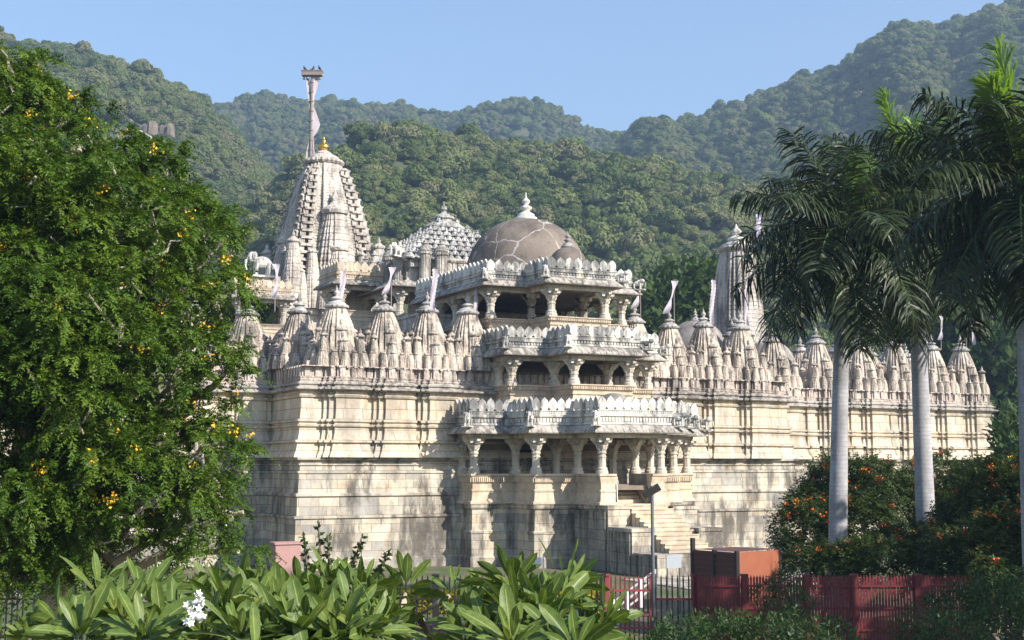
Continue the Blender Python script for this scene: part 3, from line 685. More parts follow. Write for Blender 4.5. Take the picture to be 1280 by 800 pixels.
gcol = T.mix(T.ramp(T.noise(pos, .35, 6), [(.42, 0), (.6, 1)]), T.ramp(T.noise(pos, 6, 6, .7), [(.3, (.035,.06,.015)), (.7, (.085,.12,.03))]), T.ramp(T.noise(pos, 4, 5), [(.3, (.10,.075,.05)), (.7, (.19,.15,.10))]))
T.l(gcol, b.inputs['Base Color']); b.inputs['Roughness'].default_value = .95
ground = link('ground', np_mesh('ground', np.stack([X_, Y_, Z_], -1), Fq, True), m); tag(ground, kind='structure')
terr = MB(); terr.box(-3.6, 6.2, -16, -10.8, -.3, .04); o = terr.build('path', M['podium']); tag(o, kind='structure')

PX = lambda xs: np.array(xs, float)
RIDGES = [
 (400, 165, [(-300,380),(200,330),(330,262),(390,228),(440,196),(500,184),(560,192),(640,196),(700,210),(780,222),(850,238),(930,246),(1050,310),(1280,370),(1600,420)]),
 (640, 175, [(-700,20),(-300,40),(0,64),(60,68),(120,91),(180,122),(235,146),(300,205),(380,262),(450,330),(600,430)]),
 (980, 480, [(100,190),(180,150),(235,146),(320,127),(430,142),(500,145),(560,153),(600,147),(650,135),(700,150),(740,168),(780,184),(830,196),(950,240),(1150,320),(1600,430)]),
 (800, 240, [(500,330),(600,270),(700,222),(780,184),(830,164),(870,156),(930,143),(1000,126),(1060,101),(1100,81),(1200,46),(1280,16),(1500,-60),(1900,-80)]),
]
def crest(pts, Rc, pxs):
    xs = [p[0] for p in pts]; ys = [p[1] for p in pts]; py = np.interp(pxs, xs, ys); out = []
    for a, c in zip(pxs, py):
        r = ray(a, c); out.append(max(0, CAM[2]+Rc*r[2]/math.hypot(r[0], r[1])))
    return np.array(out)
ha = np.linspace(-math.pi*.30, math.pi*.30, 241); hr_ = np.concatenate([np.linspace(150, 1050, 150), np.linspace(1060, 1700, 25)])
pxs = 640+FPX*np.tan(ha)*1.006
CR = [(Rc, r0, crest(p, Rc, pxs)) for Rc, r0, p in RIDGES]
def hill_z(a, r):
    """height of the hills for angle index arrays a (radians from the view axis) and distance r"""
    x, y = CAM[0]+r*np.sin(a+YAW), CAM[1]+r*np.cos(a+YAW); z = np.zeros_like(r)
    for i, (Rc, r0, c) in enumerate(CR):
        rc = Rc*(1+.05*np.sin(a*9+i*2)); cz = np.interp(a, ha, c)*rc/Rc*(1+.0045*wob(x, y, 60, 5+i))
        t = np.clip((r-r0)/(rc-r0), 0, 1); up = .35*t+.65*(t*t*(3-2*t)); down = np.clip(1-.9*(r-rc)/rc, 0, 1)
        gul = 1+.07*wob(a*Rc, r*.15, 120, 40+i)*t*(1-t)*2.2
        z = np.maximum(z, np.where(r < rc, cz*up*gul, cz*down))
    return z
A2, R2 = np.meshgrid(ha, hr_); Z2 = hill_z(A2, R2)-np.where(R2 < 170, (170-R2)*.12, 0)-.3
V2 = np.stack([CAM[0]+R2*np.sin(A2+YAW), CAM[1]+R2*np.cos(A2+YAW), Z2], -1)
n0, n1 = A2.shape; idx = np.arange(n0*n1).reshape(n0, n1)
F2 = np.stack([idx[:-1,:-1], idx[:-1,1:], idx[1:,1:], idx[1:,:-1]], -1).reshape(-1, 4)[:, ::-1]
m, nt, b = nm('hill_soil_and_scrub'); T = NT(nt); pos = T.n('ShaderNodeNewGeometry').outputs['Position']
hc = T.ramp(T.noise(pos, .05, 6, .7), [(.3, (.045,.065,.02)), (.55, (.07,.085,.03)), (.68, (.15,.115,.07)), (.8, (.24,.18,.13))])
T.l(hc, b.inputs['Base Color']); b.inputs['Roughness'].default_value = 1
tag(link('hills', np_mesh('hills', V2, F2, True), m), kind='structure')

def leaf_quads(C, D, N, L, Wd, mid=.45, fold=0.0):
    """diamond leaves: base C, direction D, normal N, length L, width Wd (arrays)"""
    C, D, N = (np.asarray(q, float) for q in (C, D, N)); n = len(C)
    D = D/np.linalg.norm(D, axis=1, keepdims=True); Sd = np.cross(D, N); Sd /= (np.linalg.norm(Sd, axis=1, keepdims=True)+1e-9); Nn = np.cross(Sd, D)
    L = np.broadcast_to(L, n)[:, None]; Wd = np.broadcast_to(Wd, n)[:, None]
    V = np.stack([C, C+D*L*mid+Sd*Wd*.5+Nn*Wd*fold, C+D*L, C+D*L*mid-Sd*Wd*.5+Nn*Wd*fold], 1)
    return V.reshape(-1, 3), np.arange(4*n).reshape(n, 4)
def unit(n, r=None):
    r = r or rng; v = r.normal(size=(n, 3)); return v/np.linalg.norm(v, axis=1, keepdims=True)
M['forest'] = foliage('hill_tree_leaves', [(.080,.115,.038),(.125,.168,.052),(.175,.215,.072),(.215,.245,.092),(.235,.23,.115)], .35, .85, .02, .1, rnd=True)
protos = []
for k in range(7):
    lob = [(rng.uniform(-1.7,1.7), rng.uniform(-1.7,1.7), rng.uniform(1.6,4.2), rng.uniform(1.2,2.1)) for _ in range(rng.integers(5, 9))]
    Cs, Ds = [], []
    for x, y, z, r in lob:
        u = unit(190); u[:, 2] = np.where(u[:, 2] < -.5, -u[:, 2], u[:, 2]); Cs.append(np.array((x, y, z))+u*r*np.array((1.15,1.15,.85))*rng.uniform(.8, 1.05, (190, 1))); Ds.append(u)
    Cs, Ds = np.concatenate(Cs), np.concatenate(Ds); tang = np.cross(Ds, unit(len(Ds))); Nn = .75*Ds+.75*unit(len(Ds))
    V, F = leaf_quads(Cs-.3*tang, tang, Nn, rng.uniform(.45, .8, len(Cs)), rng.uniform(.35, .6, len(Cs)))
    ico = MB()
    for x, y, z, r in lob: ico.lathe([(.01,-r*.7),(r*.75,-r*.3),(r*.8,.1*r),(r*.5,r*.5),(.01,r*.68)], 7, (x, y, z))
    ico.tube([(0,0,-1.5),(0,0,2.5)], [.25,.15], 5)
    Vi = np.array(ico.v); Fi = [f for f in ico.f]
    me = bpy.data.meshes.new('hill_tree'); me.from_pydata([tuple(v) for v in V]+[tuple(v) for v in Vi], [], [tuple(f) for f in F]+[tuple(i+len(V) for i in f) for f in Fi]); me.materials.append(M['forest'])
    protos.append(bpy.data.objects.new('hill_tree', me))
NT_ = 76000
ra = rng.uniform(-.47, .47, NT_); rr = np.sqrt(rng.uniform(160**2, 1080**2, NT_))
keep = np.ones(NT_, bool)
hz = hill_z(ra, rr)
gap = wob(CAM[0]+rr*np.sin(ra+YAW), CAM[1]+rr*np.cos(ra+YAW), 70, 99)
keep &= gap < 1.55
OUT = []                                   # bare rock ledges on the left hill
for px_, py_, d_ in ((168,160,500),(190,163,505),(150,156,498),(380,222,470)):
    a_ = math.atan((px_-640)/FPX); rs = np.linspace(200, 640, 400); zz_ = hill_z(np.full(400, a_), rs); sl = (zz_-CAM[2])/rs
    r_ = ray(px_, py_); want = r_[2]/math.hypot(r_[0], r_[1]); k_ = int(np.argmax(sl > want)) or 300
    OUT.append((a_, rs[k_], zz_[k_]))
for a_, r0_, z_ in OUT: keep &= ~((np.abs((ra-a_)*r0_) < 6) & (rr > r0_-11) & (rr < r0_+4))
ra, rr, hz = ra[keep], rr[keep], hz[keep]
fm = bpy.data.meshes.new('forest'); P3 = np.stack([CAM[0]+rr*np.sin(ra+YAW), CAM[1]+rr*np.cos(ra+YAW), hz-.8], -1).astype(np.float32)
fm.vertices.add(len(P3)); fm.vertices.foreach_set('co', P3.ravel())
for nme, arr in (('spin', rng.uniform(0, 6.28, len(P3))), ('size', np.clip(rng.lognormal(-.62, .42, len(P3)), .26, 1.5)), ('squash', rng.uniform(.75, 1.2, len(P3)))):
    at_ = fm.attributes.new(nme, 'FLOAT', 'POINT'); at_.data.foreach_set('value', arr.astype(np.float32))
pk_ = fm.attributes.new('pick', 'INT', 'POINT'); pk_.data.foreach_set('value', rng.integers(0, len(protos), len(P3)).astype(np.int32))
fo = link('forest', fm, M['forest']); tag(fo, 'dense dry green woodland covering the hills behind the temple', 'forest', kind='stuff')
ng = bpy.data.node_groups.new('scatter_trees', 'GeometryNodeTree')
ng.interface.new_socket('Geometry', in_out='INPUT', socket_type='NodeSocketGeometry'); ng.interface.new_socket('Geometry', in_out='OUTPUT', socket_type='NodeSocketGeometry')
gi, go = ng.nodes.new('NodeGroupInput'), ng.nodes.new('NodeGroupOutput'); iop = ng.nodes.new('GeometryNodeInstanceOnPoints'); jg = ng.nodes.new('GeometryNodeJoinGeometry')
mp = ng.nodes.new('GeometryNodeMeshToPoints'); ng.links.new(gi.outputs[0], mp.inputs['Mesh']); ng.links.new(mp.outputs[0], iop.inputs['Points'])
for p in reversed(protos):
    oi = ng.nodes.new('GeometryNodeObjectInfo'); oi.inputs['Object'].default_value = p; oi.inputs['As Instance'].default_value = True; ng.links.new(oi.outputs['Geometry'], jg.inputs[0])
ng.links.new(jg.outputs[0], iop.inputs['Instance']); iop.inputs['Pick Instance'].default_value = True
def attr(nme, ty):
    a = ng.nodes.new('GeometryNodeInputNamedAttribute'); a.data_type = ty; a.inputs['Name'].default_value = nme; return a.outputs['Attribute']
ng.links.new(attr('pick', 'INT'), iop.inputs['Instance Index'])
cx_ = ng.nodes.new('ShaderNodeCombineXYZ'); ng.links.new(attr('spin', 'FLOAT'), cx_.inputs[2]); ng.links.new(cx_.outputs[0], iop.inputs['Rotation'])
cs_ = ng.nodes.new('ShaderNodeCombineXYZ'); sz = attr('size', 'FLOAT'); mu = ng.nodes.new('ShaderNodeMath'); mu.operation = 'MULTIPLY'; ng.links.new(sz, mu.inputs[0]); ng.links.new(attr('squash', 'FLOAT'), mu.inputs[1])
ng.links.new(sz, cs_.inputs[0]); ng.links.new(sz, cs_.inputs[1]); ng.links.new(mu.outputs[0], cs_.inputs[2]); ng.links.new(cs_.outputs[0], iop.inputs['Scale'])
ng.links.new(iop.outputs[0], go.inputs[0])
md = fo.modifiers.new('scatter', 'NODES'); md.node_group = ng

M['rock'] = stone('brown_hill_rock', (.27,.215,.165), (.19,.15,.115), stain=.6, streak=(.3,.3,.1), bump=.8)
for (a_, r0_, z_), lab in zip(OUT, ('bare rock ledge among trees high on the left hill, middle of three','bare rock ledge among trees high on the left hill, rightmost of three','bare rock ledge among trees high on the left hill, leftmost of three','bare rock ledge on the hillside just left of the flag mast')):
    mb = MB(); ox, oy = CAM[0]+r0_*math.sin(a_+YAW), CAM[1]+r0_*math.cos(a_+YAW)
    for k in range(7):
        w_ = rng.uniform(.9, 2.2); h_ = rng.uniform(.6, 2.2); cx_, cy_ = rng.normal()*3.6, rng.normal()*1.5
        mb.loft([[(cx_*math.cos(YAW)+q_*w_*math.cos(t)*rng.uniform(.8, 1.15), -cx_*math.sin(YAW)+cy_+q_*w_*.7*math.sin(t)*rng.uniform(.8, 1.15), zz+rng.normal()*.2) for t in np.linspace(0, 6.28, 9)[:-1]] for zz, q_ in ((-4,1.2),(0,1.05),(h_*.6,.9),(h_,.45))])
    o = mb.build('rock_outcrop', M['rock']); o.location = (ox, oy, z_); tag(o, lab, 'rock', 'rock ledges on the left hill')
# air
hzb = MB(); hzb.box(-1500, 1900, -200, 1900, -6, 420); haze = hzb.build('haze'); tag(haze, 'thin blue air fading the far wooded hills', 'haze', kind='stuff')
hm = bpy.data.materials.new('thin_air'); hm.use_nodes = True; nt = hm.node_tree; nt.nodes.remove(nt.nodes['Principled BSDF'])
pv = nt.nodes.new('ShaderNodeVolumePrincipled'); pv.inputs['Color'].default_value = (.52,.72,1.0,1); pv.inputs['Density'].default_value = .00048; pv.inputs['Anisotropy'].default_value = .25
nt.links.new(pv.outputs[0], nt.nodes['Material Output'].inputs['Volume']); haze.data.materials.append(hm)

# ------------------------------------------------------------------ broad trees and shrubs
M['peltleaf'] = foliage('feathery_leaves', [(.020,.050,.006),(.045,.095,.010),(.095,.165,.016),(.19,.26,.03)], .42, .5, 1.3, .25)
M['yellowflower'] = plain('yellow_blossom', (.75,.42,.03), .7, 0, .25, 8)
M['whiteflower'] = plain('white_blossom', (.80,.77,.74), .7, 0, .1, 8)
M['orangeflower'] = plain('orange_blossom', (.72,.13,.02), .7, 0, .35, 5)
M['shrubleaf'] = foliage('shrub_leaves', [(.018,.036,.009),(.034,.060,.014),(.058,.088,.020),(.095,.125,.032)], .35, .55, .6, .25)
M['darkleaf'] = foliage('dark_shrub_leaves', [(.016,.036,.010),(.028,.06,.015),(.045,.085,.02),(.07,.11,.03)], .3, .5, .8, .3)
M['midtree'] = foliage('tree_leaves', [(.03,.06,.015),(.05,.09,.022),(.08,.12,.03)], .3, .6, .4, .2)
def limbs(mb, base, tips, r0, jit=.12, n=6):
    """tapered limbs from a base point to each tip, sagging out from the trunk"""
    for tip in tips:
        p0, p1 = np.array(base, float), np.array(tip, float); d = p1-p0; pts = []
        for i in range(n+1):
            t = i/n; p = p0+d*np.array((t**1.25, t**1.25, t**.85)); p = p+rng.normal(size=3)*jit*np.linalg.norm(d)*.12*(0 < i < n); pts.append(p)
        mb.tube(pts, [r0*(1-.85*i/n)+.012 for i in range(n+1)], 7)
def feather_sprays(cent, dirs, nleaf=7, L=.46, npin=9, pl=.15, pw=.045, droop=.55):
    """compound leaves fanning from each clump: rachis with paired drooping pinnae"""
    C, D, N, LL, WW = [], [], [], [], []
    n = len(cent)
    for k in range(nleaf):
        a = unit(n); d = dirs*.75+a*.85; d[:, 2] += .12; d /= np.linalg.norm(d, axis=1, keepdims=True)
        ln = L*rng.uniform(.7, 1.25, n)[:, None]; dr = droop*rng.uniform(.6, 1.4, n)[:, None]
        side = np.cross(d, (0, 0, 1.0)); side /= (np.linalg.norm(side, axis=1, keepdims=True)+1e-6)
        for j in range(npin):
            t = (j+1)/npin; p = cent+d*ln*t+np.array((0, 0, -1.0))*ln*dr*t*t
            tang = d+np.array((0, 0, -2.0))*dr*t; tang /= np.linalg.norm(tang, axis=1, keepdims=True)
            prof = .55+.45*math.sin(math.pi*min(1, .12+.9*t))
            for s in (-1, 1):
                pd = side*s*.85+tang*.55+np.array((0, 0, -.28))+.38*rng.normal(size=(n, 3)); C.append(p); D.append(pd); N.append(np.cross(tang, side*s)*s+.25*rng.normal(size=(n, 3))); LL.append(np.full(n, pl*prof)*rng.uniform(.8, 1.2, n)); WW.append(np.full(n, pw))
    return leaf_quads(np.concatenate(C), np.concatenate(D), np.concatenate(N), np.concatenate(LL), np.concatenate(WW))
def lobe_clumps(lobes, dens, up=.25):
    Cs, Ds = [], []
    for c, r in lobes:
        r = np.array(r if hasattr(r, '__len__') else (r, r, r*.8)); n = int(dens*(r[0]*r[1]*r[2])**(2/3)*12.6)
        u = unit(n); u = u[(u[:, 2] > -.55)]; rad = rng.uniform(.62, 1.05, (len(u), 1))
        Cs.append(np.array(c)+u*r*rad); d = u+np.array((0, 0, up)); Ds.append(d/np.linalg.norm(d, axis=1, keepdims=True))
    return np.concatenate(Cs), np.concatenate(Ds)
def blossom_mesh(cent, n_each, r, s):
    c = np.repeat(cent, n_each, 0)+unit(len(cent)*n_each)*r*rng.uniform(.2, 1, (len(cent)*n_each, 1)); d = unit(len(c)); d[:, 2] = abs(d[:, 2])
    return leaf_quads(c, d, unit(len(c)), s*rng.uniform(.7, 1.3, len(c)), s*.8)
# the big feathery tree on the left
lt = empty('feathery_leaved_tree', tuple(at(60, 690, 22.5)[:2])+(0,), 'large dark green feathery leaved tree dotted with yellow flowers beside the temple', 'tree')
TL = [(15,125,22,.8),(-60,150,22,1.6),(60,170,22,.9),(95,150,22.5,.5),(-20,230,21,1.7),(60,240,21,1.3),(130,225,22,.95),(185,215,22,.5),(205,190,22.3,.28),(150,290,21,1.2),(215,280,22,.7),(70,330,20.5,1.5),(170,350,20.5,1.2),(240,255,22.5,.45),(254,310,22,.62),(284,295,22.3,.32),
      (-30,380,20,1.7),(60,420,20,1.4),(150,430,20.2,1.3),(235,390,21,1.0),(267,365,22,.55),(292,360,22.2,.32),(280,470,21,.42),(298,445,21.3,.24),(215,480,20.5,1.0),(254,425,22.5,.4),(-20,520,19.8,1.7),(80,530,19.8,1.3),(160,560,20.5,.9),(110,600,20,1.2),(245,570,20.5,.9),(275,595,21,.62),(280,525,21.5,.40),(308,590,21.2,.2),(20,700,21,1.0),(-40,720,20,1.2),(90,720,22,.8),
      (-40,640,20,1.6),(40,660,20,1.1),(190,630,20,.9),(244,650,20.5,.8),(290,650,21,.45),(100,680,20.5,.8),(230,690,21,.6),(120,330,24,2.0),(40,480,24,2.2),(200,590,23.5,1.1),(0,300,24,2.2),(-130,300,22,2.4),(-140,520,22,2.6),(20,95,21.6,.38),(298,690,21,.34),(304,640,21.4,.26)]
lob = [(at(x, y, d), (r, r, r*.82)) for x, y, d, r in TL]
sub = []
for ctr, r in lob:                        # each bough breaks into smaller tufts
    k = int(5+9*r[0]); u = unit(k); u[:, 2] = np.where(u[:, 2] < -.35, -u[:, 2], u[:, 2])
    for q in u: rr_ = r[0]*rng.uniform(.26, .46)+.10; sub.append((np.array(ctr)+q*np.array(r)*rng.uniform(.55, 1.0), (rr_, rr_, rr_*.6)))
cc, dd = lobe_clumps(sub, 2.9, .35)
base0 = np.array(lt.location)
V, F = feather_sprays(cc, dd, 8, .36, 12, .086, .027)
fol = link('crown', np_mesh('crown', V-base0, F), M['peltleaf'], lt)
tb = MB(); trunk0 = np.array((0, 0, 0.)); fork = np.array((.2, .1, 3.0))
tb.tube([(0,0,-.2),(.05,0,.6),(.12,.05,1.8),tuple(fork)], [.42,.34,.30,.28], 10)
sel = [np.array(c)-base0 for c, r in lob]
limbs(tb, fork, sel, .15, .5)
cj = cc[rng.choice(len(cc), 420, False)]-base0; sarr = np.array(sel)
for p in cj:                               # pale twigs
    q = sarr[np.argmin(((sarr-p)**2).sum(1))]; limbs(tb, q, [p], .022, .8, 4)
tb.build('trunk', M['palebark'], lt)
fc = cc[(dd[:, 2] > .1)]; fc = fc[rng.choice(len(fc), 230, False)]+np.array((0, 0, .2))
V, F = blossom_mesh(fc, 22, .15, .05); link('blossoms', np_mesh('blossoms', V-base0, F), M['yellowflower'], lt)

def leafy(name, label, cat, lobes, mat, dens, ll, lw, base, trunk_r=.1, group=None, per=7, flowers=None, spread=.3, bark='bark'):
    e = empty(name, base, label, cat, group); b0 = np.array(base, float); cc, dd = lobe_clumps(lobes, dens)
    n = len(cc)*per; c = np.repeat(cc, per, 0)+rng.normal(size=(n, 3))*spread*.5; d = np.repeat(dd, per, 0)*.6+unit(n)*.9
    V, F = leaf_quads(c, d, unit(n)*.7+np.array((0, 0, .8)), ll*rng.uniform(.6, 1.4, n), lw*rng.uniform(.7, 1.3, n)); link('crown', np_mesh('crown', V-b0, F), mat, e)
    mb = MB(); limbs(mb, (0, 0, -.1), [np.array(c)-b0 for c, r in lobes], trunk_r, .5); mb.build('trunk', M[bark], e)
    if flowers:
        m_, nf, each, rad, s = flowers; fc = cc[dd[:, 2] > .0]; fc = fc[rng.choice(len(fc), min(nf, len(fc)), False)]+np.array((0, 0, .16)); V, F = blossom_mesh(fc, each, rad, s); link('blossoms', np_mesh('blossoms', V-b0, F), M[m_], e)
    return e
def feathery(name, label, cat, lobes, mat, dens, base, L, flowers=None, group=None, npin=7, pl=.13, pw=.045, nleaf=6):
    e = empty(name, base, label, cat, group); b0 = np.array(base, float); cc, dd = lobe_clumps(lobes, dens)
    V, F = feather_sprays(cc, dd, nleaf, L, npin, pl, pw, .35); link('crown', np_mesh('crown', V-b0, F), mat, e)
    mb = MB(); limbs(mb, (0, 0, -.1), [np.array(c)-b0 for c, r in lobes], .06, .5); mb.build('stem', M['bark'], e)
    for fl in flowers or []:
        m_, nf, each, rad, s, lift = fl; fc = cc[dd[:, 2] > .25]; fc = fc[rng.choice(len(fc), min(nf, len(fc)), False)]+np.array((0, 0, lift)); V, F = blossom_mesh(fc, each, rad, s); link('blossoms', np_mesh('blossoms', V-b0, F), M[m_], e)
    return e
def lobes_at(L): return [(at(x, y, d), (r, r, r*.85)) for x, y, d, r in L]
# orange flowering shrubs under the palms
def g0(px, d): p = at(px, 600, d); return (p[0], p[1], float(mound(p[0], p[1])))
FL = [('orangeflower', 75, 12, .13, .075, .2), ('yellowflower', 18, 10, .1, .06, .2)]
feathery('flowering_shrub', 'tall dark shrub with orange flowers around the foot of the left palm', 'shrub', lobes_at([(1012,665,40,1.0),(1060,612,42.5,1.2),(1075,660,41,1.2),(1000,695,38.5,.5),(1030,605,43,.75),(1020,640,42,.9),(1100,612,43,1.0),(1048,712,34.5,.6),(1090,705,34.5,.75),(1015,705,35,.5)]), M['shrubleaf'], 12, g0(1045, 41), .5, FL, 'orange flowering shrubs behind the red fence')
feathery('flowering_shrub', 'broad orange flowering shrub between the middle palm and the right hand palm', 'shrub', lobes_at([(1130,640,44,1.3),(1175,610,44.5,1.2),(1190,660,43,1.3),(1225,610,44,1.0),(1160,690,36,.75),(1112,690,36,.6),(1200,700,34,.8),(1215,660,38,1.0)]), M['shrubleaf'], 12, g0(1170, 43), .5, FL, 'orange flowering shrubs behind the red fence')
feathery('flowering_shrub', 'rightmost orange flowering shrub reaching past the picture edge', 'shrub', lobes_at([(1250,620,36.5,1.1),(1290,640,36,1.3),(1250,680,34.5,1.0),(1320,600,37,1.2),(1235,700,33.5,.6),(1290,700,34,.9)]), M['shrubleaf'], 12, g0(1270, 36), .5, FL, 'orange flowering shrubs behind the red fence')
leafy('shrub', 'low dark leafy bush in front of the lamp post and fence', 'shrub', lobes_at([(850,806,22,.5),(900,800,22.5,.5),(960,806,22,.55),(1010,812,21.5,.5),(1045,800,22.5,.38),(920,785,23.5,.32),(870,788,24,.28),(990,775,23,.22),(830,800,23,.3)]), M['darkleaf'], 70, .10, .035, g0(930, 22), .05, per=6, spread=.12)
leafy('shrub', 'dark spreading bush covering the right end of the red fence', 'shrub', lobes_at([(1150,790,25,.5),(1200,765,25.5,.55),(1250,760,25,.65),(1190,805,23.5,.65),(1270,790,24,.8),(1290,745,25.5,.6),(1235,735,26.5,.35),(1170,760,26,.3)]), M['darkleaf'], 60, .10, .035, g0(1210, 25), .05, per=6, spread=.12)
feathery('flowering_shrub', 'slender shrub with red orange flower heads standing over the right fence end', 'shrub', lobes_at([(1235,715,29,.25),(1250,735,29,.3),(1225,700,29,.16),(1258,712,29,.14)]), M['shrubleaf'], 14, g0(1240, 29), .35, [('orangeflower', 9, 16, .1, .07, .12)])
leafy('shrub', 'small dark bush hiding part of the red fence below the terracotta cabin', 'shrub', lobes_at([(960,745,29,.35),(985,735,29.5,.4),(1000,760,28.5,.35),(965,770,28,.4)]), M['darkleaf'], 60, .1, .03, g0(980, 29), .04, per=6, spread=.12)
leafy('shrub', 'white flowering bush half hidden behind the big left tree', 'shrub', lobes_at([(205,680,27,.8),(250,680,27.5,.7),(160,690,27,.8),(110,720,26,1.0),(60,740,26,1.0)]), M['darkleaf'], 9, .14, .05, g0(190, 27), .06, per=7, flowers=('whiteflower', 34, 16, .2, .09))
leafy('shrub', 'sunlit yellow green bush at the far right corner of the temple', 'shrub', lobes_at([(1268,548,70,1.2),(1274,572,68,1.2),(1290,540,72,1.6),(1276,596,66,1.0)]), M['midtree'], 6, .45, .2, tuple(at(1276,600,69)[:2])+(0,), .1, per=6)
for lab, L, dpt in (('rounded green tree glimpsed behind the left shrine spires', [(300,410,98,3.2),(275,430,96,3.5),(325,430,97,2.6),(290,385,100,2.4),(260,400,104,4)], 98),
                    ('bushy tree below the hill at the right end of the temple', [(1250,470,118,4.5),(1280,440,120,5.5),(1258,515,116,3.5),(1300,490,116,5),(1282,545,112,3)], 116),
                    ('pale green tree showing between the right palms', [(1170,430,125,4.5),(1215,440,125,4.5),(1190,400,130,5)], 125),
                    ('dark tree rising behind the right half of the temple roof', [(860,380,128,4.5),(830,400,126,4),(890,390,130,4.5)], 128)):
    leafy('broadleaf_tree', lab, 'tree', [(at(x, y, d), (r, r, r*.9)) for x, y, d, r in L], M['midtree'], 1.5, .85, .5, tuple(at(L[0][0], 600, dpt)[:2])+(0,), .35, 'trees standing behind the temple', per=7, spread=.9)
# tall trees beyond the right edge of the picture, which throw the corner into shade
for lab, cx, cy_, zt in (('broad shade tree outside the picture on the right, nearest the fence', 22.5, 27.0, 9.2), ('broad shade tree outside the picture on the right, further forward', 17.5, 20.0, 9.0)):
    bx_, by_ = CAM[0]+cx*math.cos(YAW)+cy_*math.sin(YAW), CAM[1]-cx*math.sin(YAW)+cy_*math.cos(YAW)
    L = [((bx_+rng.normal()*1.8, by_+rng.normal()*1.8, zt+rng.normal()*1.0), (1.9,1.9,1.4)) for _ in range(9)]
    leafy('broadleaf_tree', lab, 'tree', L, M['midtree'], 3.2, .5, .25, (bx_, by_, 0), .3, 'shade trees at the right', per=5, spread=.6)

# ------------------------------------------------------------------ royal palms
M['palmleaf'] = foliage('palm_leaflets', [(.010,.019,.006),(.019,.033,.010),(.035,.052,.015),(.075,.085,.034)], .2, .45, .7, .3)
M['dryfrond'] = foliage('dry_palm_leaflets', [(.07,.065,.045),(.12,.11,.075),(.17,.15,.10)], .2, .6, .7, .2, tcol=(1,.9,.7))
M['spear'] = foliage('young_palm_leaf', [(.14,.25,.03),(.22,.34,.05)], .4, .4, 1, .4)
M['palmtrunk'] = stone('grey_palm_trunk', (.42,.41,.42), (.35,.34,.35), stain=.3, streak=(2,2,1.2), bump=.15, pale=(.50,.49,.49))
m_ = M['palmtrunk']; T = NT(m_.node_tree); bs = m_.node_tree.nodes['Principled BSDF']; src = bs.inputs['Base Color'].links[0].from_socket
pos_ = T.n('ShaderNodeNewGeometry').outputs['Position']; wv = T.n('ShaderNodeTexWave', wave_type='BANDS', bands_direction='Z'); T.l(pos_, wv.inputs['Vector']); wv.inputs['Scale'].default_value = 2.6; wv.inputs['Distortion'].default_value = 1.2; wv.inputs['Detail'].default_value = 3
T.l(T.mix(T.ramp(wv.outputs['Fac'], [(.78, 0), (.97, .28)]), src, (.17,.16,.15)), bs.inputs['Base Color'])
M['crownshaft'] = plain('green_crownshaft', (.07,.13,.04), .4, 0, .2, 2)
def frond(base, az, el, L, droop, ll, nl=78, twist=.0):
    C, D, N, LL = [], [], [], []; h = np.array((math.cos(az), math.sin(az), 0.)); p = np.array(base, float); e = el; rach = [p.copy()]; n = nl
    for i in range(n):
        t = i/n; e = el-droop*t**1.25; d = h*math.cos(e)+np.array((0, 0, math.sin(e))); p = p+d*L/n; rach.append(p.copy())
        if t < .1: continue
        side = np.cross(d, (0, 0, 1.0)); side /= np.linalg.norm(side)+1e-6; up = np.cross(side, d); k = ll*(.5+.7*math.sin(math.pi*min(1, t*.82+.14)))
        for s in (-1, 1):
            q = rng.uniform(-1.0, .6); v = side*s*(1-twist)+d*rng.uniform(.3, .8)*(1+2*twist)+up*q*(1-twist); C.append(p); D.append(v/np.linalg.norm(v)); N.append(up+.3*rng.normal(size=3)); LL.append(k*rng.uniform(.85, 1.12))
    sag = 1.0-.9*twist+.5*max(0, -el); C, D, N, LL = map(np.array, (C, D, N, LL)); g = np.array((0, 0, -1.0)); out = []; W_ = .055
    Sd = np.cross(D, N); Sd /= np.linalg.norm(Sd, axis=1, keepdims=True)+1e-6
    P0 = C; P1 = C+D*LL[:, None]*.45+g*LL[:, None]*.02; P2 = C+D*LL[:, None]*.80+g*LL[:, None]*.16*sag; P3 = C+D*LL[:, None]*1.02+g*LL[:, None]*.44*sag
    V = np.stack([P0-Sd*W_*.25, P0+Sd*W_*.25, P1+Sd*W_*.5, P1-Sd*W_*.5, P2+Sd*W_*.4, P2-Sd*W_*.4, P3+Sd*.004, P3-Sd*.004], 1); b = np.arange(len(C))[:, None]*8
    F = np.concatenate([b+np.array([[0,1,2,3]]), b+np.array([[3,2,4,5]]), b+np.array([[5,4,6,7]])], 0)
    return V.reshape(-1, 3), F, rach
